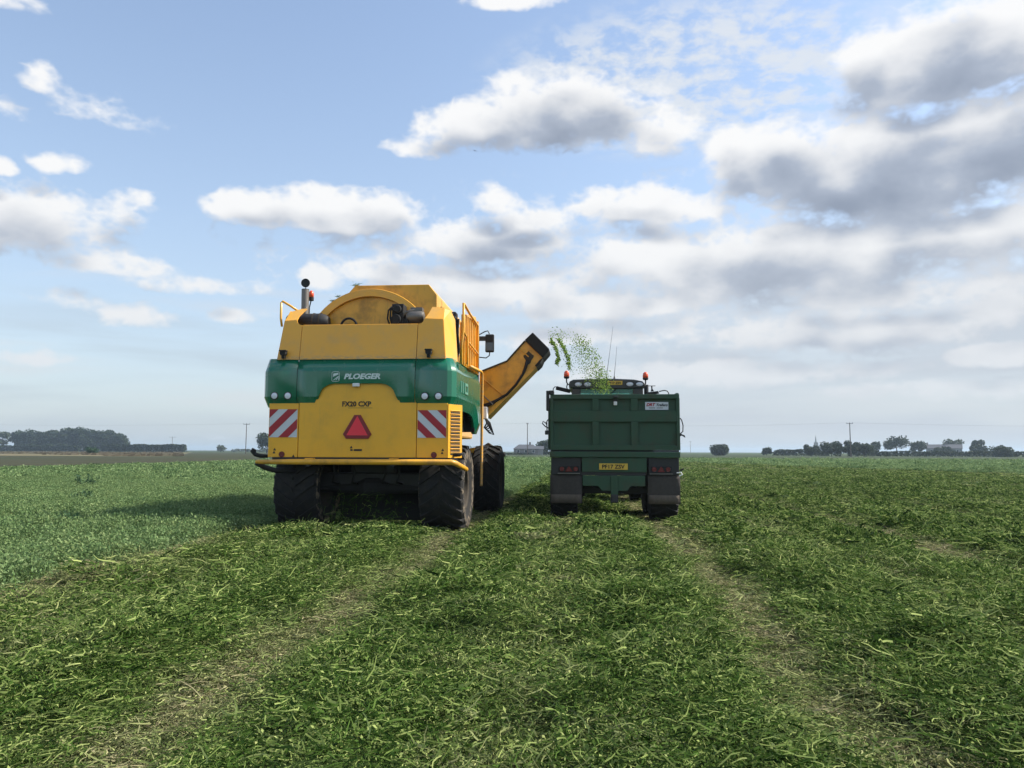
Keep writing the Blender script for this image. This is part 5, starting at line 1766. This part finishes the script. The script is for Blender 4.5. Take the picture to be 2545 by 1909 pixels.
tree('hedge_tree', 'ragged dark tree at the foot of the tall utility pole', 94.6, 268, 6.3, 3.4, 'crown_dark', seed=154, n=2200, size=0.36, base=0.0, lobes=12)
tree('hedge_bush', 'sloping dark bush right of the tall utility pole', 99.5, 270, 5.0, 3.4, 'crown_dark', seed=155, n=1700, size=0.36, base=0.0, cat='bush')
hedge('long_hedge', 'long low dark hedge running below the farmhouse and oaks', 97, 278, 215, 300, 2.2, 1.0, 6500, 0.36, seed=10, ragged=0.25)
tree('hedgerow_tree', 'low hazy tree left of the spreading oak', 144.5, 382, 6.6, 5.2, 'crown', seed=156, n=1500, size=0.5, base=0.05)
tree('oak_tree', 'tall spreading hazy oak with gaps in its crown', 155.5, 380, 9.9, 6.6, 'crown', seed=157, n=1700, size=0.45, base=0.22, lobes=14)
tree('hedgerow_tree', 'upright hazy tree between the oak and the farmhouse', 166, 380, 8.3, 4.6, 'crown', seed=158, n=1600, size=0.45, base=0.06)
tree('garden_tree', 'pale brownish tree behind the right end of the farmhouse', 203.5, 425, 9.6, 5.4, 'crown_pale', seed=159, n=1500, size=0.5, base=0.15)
tree('domed_tree', 'large dome-shaped hazy tree right of the farmhouse', 193.8, 380, 8.5, 5.0, 'crown', seed=160, n=2600, size=0.45, base=0.0, lobes=15)
tree('thin_tree', 'small thin tree right of the dome-shaped tree', 203.5, 382, 5.4, 3.2, 'crown', seed=161, n=500, size=0.4, base=0.2, lobes=7)
tree('hedge_bush', 'wide dark bush rising from the hedge at the right edge', 150.8, 282, 3.7, 5.2, 'crown_dark', seed=162, n=2200, size=0.36, base=0.0, lobes=14, cat='bush')
tree('house_shrub', 'dark shrub growing in front of the farmhouse wall', 183, 388, 5.0, 4.2, 'crown_dark', seed=163, n=1500, size=0.4, base=0.0, cat='bush')
tree('house_shrub', 'dark shrub covering the middle of the farmhouse', 177.5, 384, 4.4, 3.4, 'crown_dark', seed=164, n=1200, size=0.4, base=0.0, cat='bush')


def house(name, label, x, y, w, d, eave, ridge, rz, wall, hip=0.0, chims=(), wins=()):
    r = thing(name, label, 'house', (x, y, 0), rz)
    wl = MB()
    wl.prism([(-d / 2, 0), (d / 2, 0), (d / 2, eave), (0, ridge - 0.1 if hip == 0 else eave), (-d / 2, eave)], 'x', -w / 2, w / 2)
    wl.build('wall', wall, r)
    b = MB()
    a, e = w / 2 + 0.25, d / 2 + 0.3
    vs = [(-a, -e, eave), (a, -e, eave), (a, e, eave), (-a, e, eave), (-a + hip, 0, ridge), (a - hip, 0, ridge)]
    b.add(vs, [(0, 1, 5, 4), (2, 3, 4, 5), (1, 2, 5), (3, 0, 4)])
    ro = b.build('roof', 'slate', r, solid=0.12)
    for cx in chims:
        MB().box(cx - 0.35, cx + 0.35, -0.3, 0.3, ridge - 0.5, ridge + 1.0).build('chimney', 'brick', ro)
    for (wx, wz) in wins:
        f = MB().box(wx - 0.55, wx + 0.55, -d / 2 - 0.05, -d / 2, wz - 0.6, wz + 0.6).build('window', 'white', r)
        MB().box(wx - 0.45, wx + 0.45, -d / 2 - 0.06, -d / 2 - 0.051, wz - 0.5, wz + 0.5).build('pane', 'pane', f)
    return r


house('bungalow', 'low grey house with hipped roof between the harvester and the trailer', -20.5, 300, 9.6, 7, 2.3, 4.05, 0.05, 'brick', hip=2.2, chims=(1.6,), wins=((-3, 1.4), (0, 1.4), (3, 1.4)))
house('bungalow', 'pale outbuilding wall joined to the low house', -15.2, 303, 3.0, 4, 2.2, 3.5, 0.05, 'render')
hedge('garden_wall_hedge', 'low pale hedge in front of the low house', -30, 295, -17, 297, 0.9, 0.6, 500, 0.3, 'crown_pale', 12)
house('farmhouse', 'pale grey farmhouse with two chimneys behind dark shrubs', 187.8, 402, 16.0, 7, 3.6, 5.7, -0.42, 'render', chims=(-7.3, 1.2), wins=((-5.5, 2.4), (-2, 2.4), (2.5, 2.4), (6, 2.4)))
sp_ = thing('church_spire', 'thin grey church spire far off above the hedge bushes', 'spire', (278, 900, 0))
MB().box(-1.9, 1.9, -1.9, 1.9, 0, 13.2).build('tower', 'stone', sp_)
MB().lathe([(1.1, 13.2), (0.95, 15.0), (0.6, 18), (0.06, 21.5)], (0, 0, 0), 'z', 8).build('spire', 'stone', sp_)


def pole(label, x, y, h, arm=1.6, arm_rz=0.0):
    r = thing('utility_pole', label, 'pole', (x, y, 0), arm_rz)
    MB().tube([(0, 0, -0.2), (0, 0, h)], [0.17, 0.12], 8).build('post', 'wood', r)
    MB().box(-arm / 2, arm / 2, -0.06, 0.06, h - 0.35, h - 0.22).build('crossarm', 'wood', r)
    for k in (-1, 0, 1):
        MB().cyl((k * arm * 0.45, 0, h - 0.22), 0.07, 0.0, 0.28, 'z', 8).build('insulator', 'dark', r)
    return r


pole('wooden utility pole with crossarm just left of the harvester', -119, 260, 11.0, 2.4)
pole('small distant utility pole rising behind the clipped left hedge', -271, 480, 10.2, 4.6)
pole('slim utility pole between the unloading spout and the trailer', -17.6, 265, 11.4, 1.5, 1.2)
pole('tall utility pole rising from the dark bushes at the right', 82.2 + 0.9, 236, 10.5, 1.9)
pole('tiny far utility pole just right of the trailer', 101, 680, 10.9, 2.0)
pole('fainter tiny utility pole next to the trailer right edge', 103, 760, 9.8, 2.0)


def wire(label, a, c, sag):
    pts = []
    for i in range(13):
        u = i / 12
        pts.append((a[0] + (c[0] - a[0]) * u, a[1] + (c[1] - a[1]) * u, a[2] + (c[2] - a[2]) * u - sag * 4 * u * (1 - u)))
    tag(MB().tube(pts, 0.014, 4).build('overhead_wire', 'dark'), label, 'wire', 'overhead wires')


wire('overhead wire running right from the tall right hand pole', (83.1, 236, 10.5), (190, 236, 9.6), 0.6)
wire('overhead wire from the trailer side to the tall right hand pole', (-17.6, 265, 11.4), (83.1, 236, 10.5), 1.0)
wire('overhead wire between the left pole and the slim middle pole', (-119, 260, 11.0), (-17.6, 265, 11.4), 0.8)
wire('overhead wire running left from the pole beside the harvester', (-250, 255, 11.0), (-119, 260, 11.0), 0.8)

# reeds along the bank on the left
g3 = np.random.default_rng(91)
n = 5200
ry = 155 + g3.random(n) * 270
rx = g3.uniform(-0.92, -0.55, n) * ry
okk = vnoise(rx * 0.045, ry * 0.02, 71) > 0.48
rx, ry = rx[okk], ry[okk]
n = len(rx)
hh = g3.uniform(0.15, 0.6, n)
ww = g3.uniform(0.25, 0.8, n)
V = np.stack([np.stack([rx - ww, ry, 0 * rx], 1), np.stack([rx + ww, ry + 0.3, 0 * rx], 1), np.stack([rx + ww * 0.7, ry + 0.2, hh], 1), np.stack([rx - ww * 0.5, ry, hh * 0.8], 1)], 1).reshape(-1, 3)
o = bpy.data.objects.new('dry_reeds', np_mesh('dry_reeds', V, np.arange(4 * n).reshape(n, 4), np.repeat(g3.random(n), 4), M['reed']))
COL.objects.link(o)
o['kind'] = 'stuff'
o['label'] = 'straw coloured rough grass along the left bank'

# weeds standing in the crop
def weed(label, x, y, h, w, seed):
    r = thing('weed_plant', label, 'weed', (x, y, 0.0), seed)
    g = np.random.default_rng(seed)
    st, pts = MB(), []
    for k in range(9):
        a = k * 0.7 + g.random()
        q = w * g.uniform(0.3, 1.0)
        tip = np.array([math.cos(a) * q, math.sin(a) * q, h * g.uniform(0.55, 1.0)])
        st.tube([(0, 0, 0), tuple(tip * np.array([0.55, 0.55, 0.5])), tuple(tip)], [0.012, 0.009, 0.004], 5)
        for j in range(34):
            u = g.uniform(0.35, 1.0)
            pts.append(tip * np.array([u, u, u]) + g.normal(0, 0.035, 3))
    st.build('stem', 'weed', r)
    V, F4 = leaf_cloud(g, np.array(pts), 0.032)
    o = bpy.data.objects.new('foliage', np_mesh('foliage', V, F4, np.repeat(np.clip(g.normal(0.5, 0.22, len(pts)), 0, 1), 4), M['weed']))
    COL.objects.link(o)
    o.parent = r


weed('big dark weed standing above the crop at the far left', -16.9, 24.4, 0.55, 0.55, 501)
weed('dark weed in the crop halfway to the harvester shadow', -12.2, 17.6, 0.40, 0.26, 502)
weed('small dark weed near the cut edge of the crop', -8.2, 11.6, 0.36, 0.22, 503)

# birds
def bird(label, loc, s, rz, roll):
    r = thing('flying_bird', label, 'bird', loc, rz)
    bo = MB().lathe([(1e-3, -0.5), (0.06, -0.35), (0.11, 0.0), (0.08, 0.28), (0.05, 0.40), (1e-3, 0.5)], (0, 0, 0), 'y', 10).build('body', 'bird', r, smooth=True)
    for k in (-1, 1):
        w = MB()
        w.add([(k * 0.05, 0.2, 0.02), (k * 0.45, 0.22, 0.16), (k * 1.0, -0.05, 0.10), (k * 0.5, -0.02, 0.13), (k * 0.05, -0.15, 0.0)], [(0, 1, 2, 3, 4)])
        w.build('wing', 'bird', r, solid=0.02)
    r.scale = (s, s, s)
    r.rotation_euler = (0, roll, rz)


bird('dark bird flying below the big centre cloud', (-7.73, 54.88, 24.38), 0.20, 0.5, 0.2)
bird('tiny bird speck in the blue above the right hand clouds', (13.57, 102.83, 38.04), 0.22, -0.4, -0.2)

# ------------------------------------------------------------------ haze
hz = MB().box(-4800, 4800, -4800, 4800, -1.2, 24.5)
hzo = hz.build('haze', 'white')
hm = bpy.data.materials.new('haze_air')
hm.use_nodes = True
hm.node_tree.nodes.clear()
ht = NT(hm.node_tree)
pv = ht.n('ShaderNodeVolumePrincipled')
pv.inputs['Color'].default_value = (0.66, 0.84, 1.0, 1)
pv.inputs['Density'].default_value = 0.00030
pv.inputs['Anisotropy'].default_value = 0.2
ho_ = ht.n('ShaderNodeOutputMaterial')
hm.node_tree.links.new(pv.outputs[0], ho_.inputs['Volume'])
hzo.data.materials.clear()
hzo.data.materials.append(hm)
hzo['kind'] = 'stuff'
hzo['label'] = 'thin summer haze over the whole landscape'
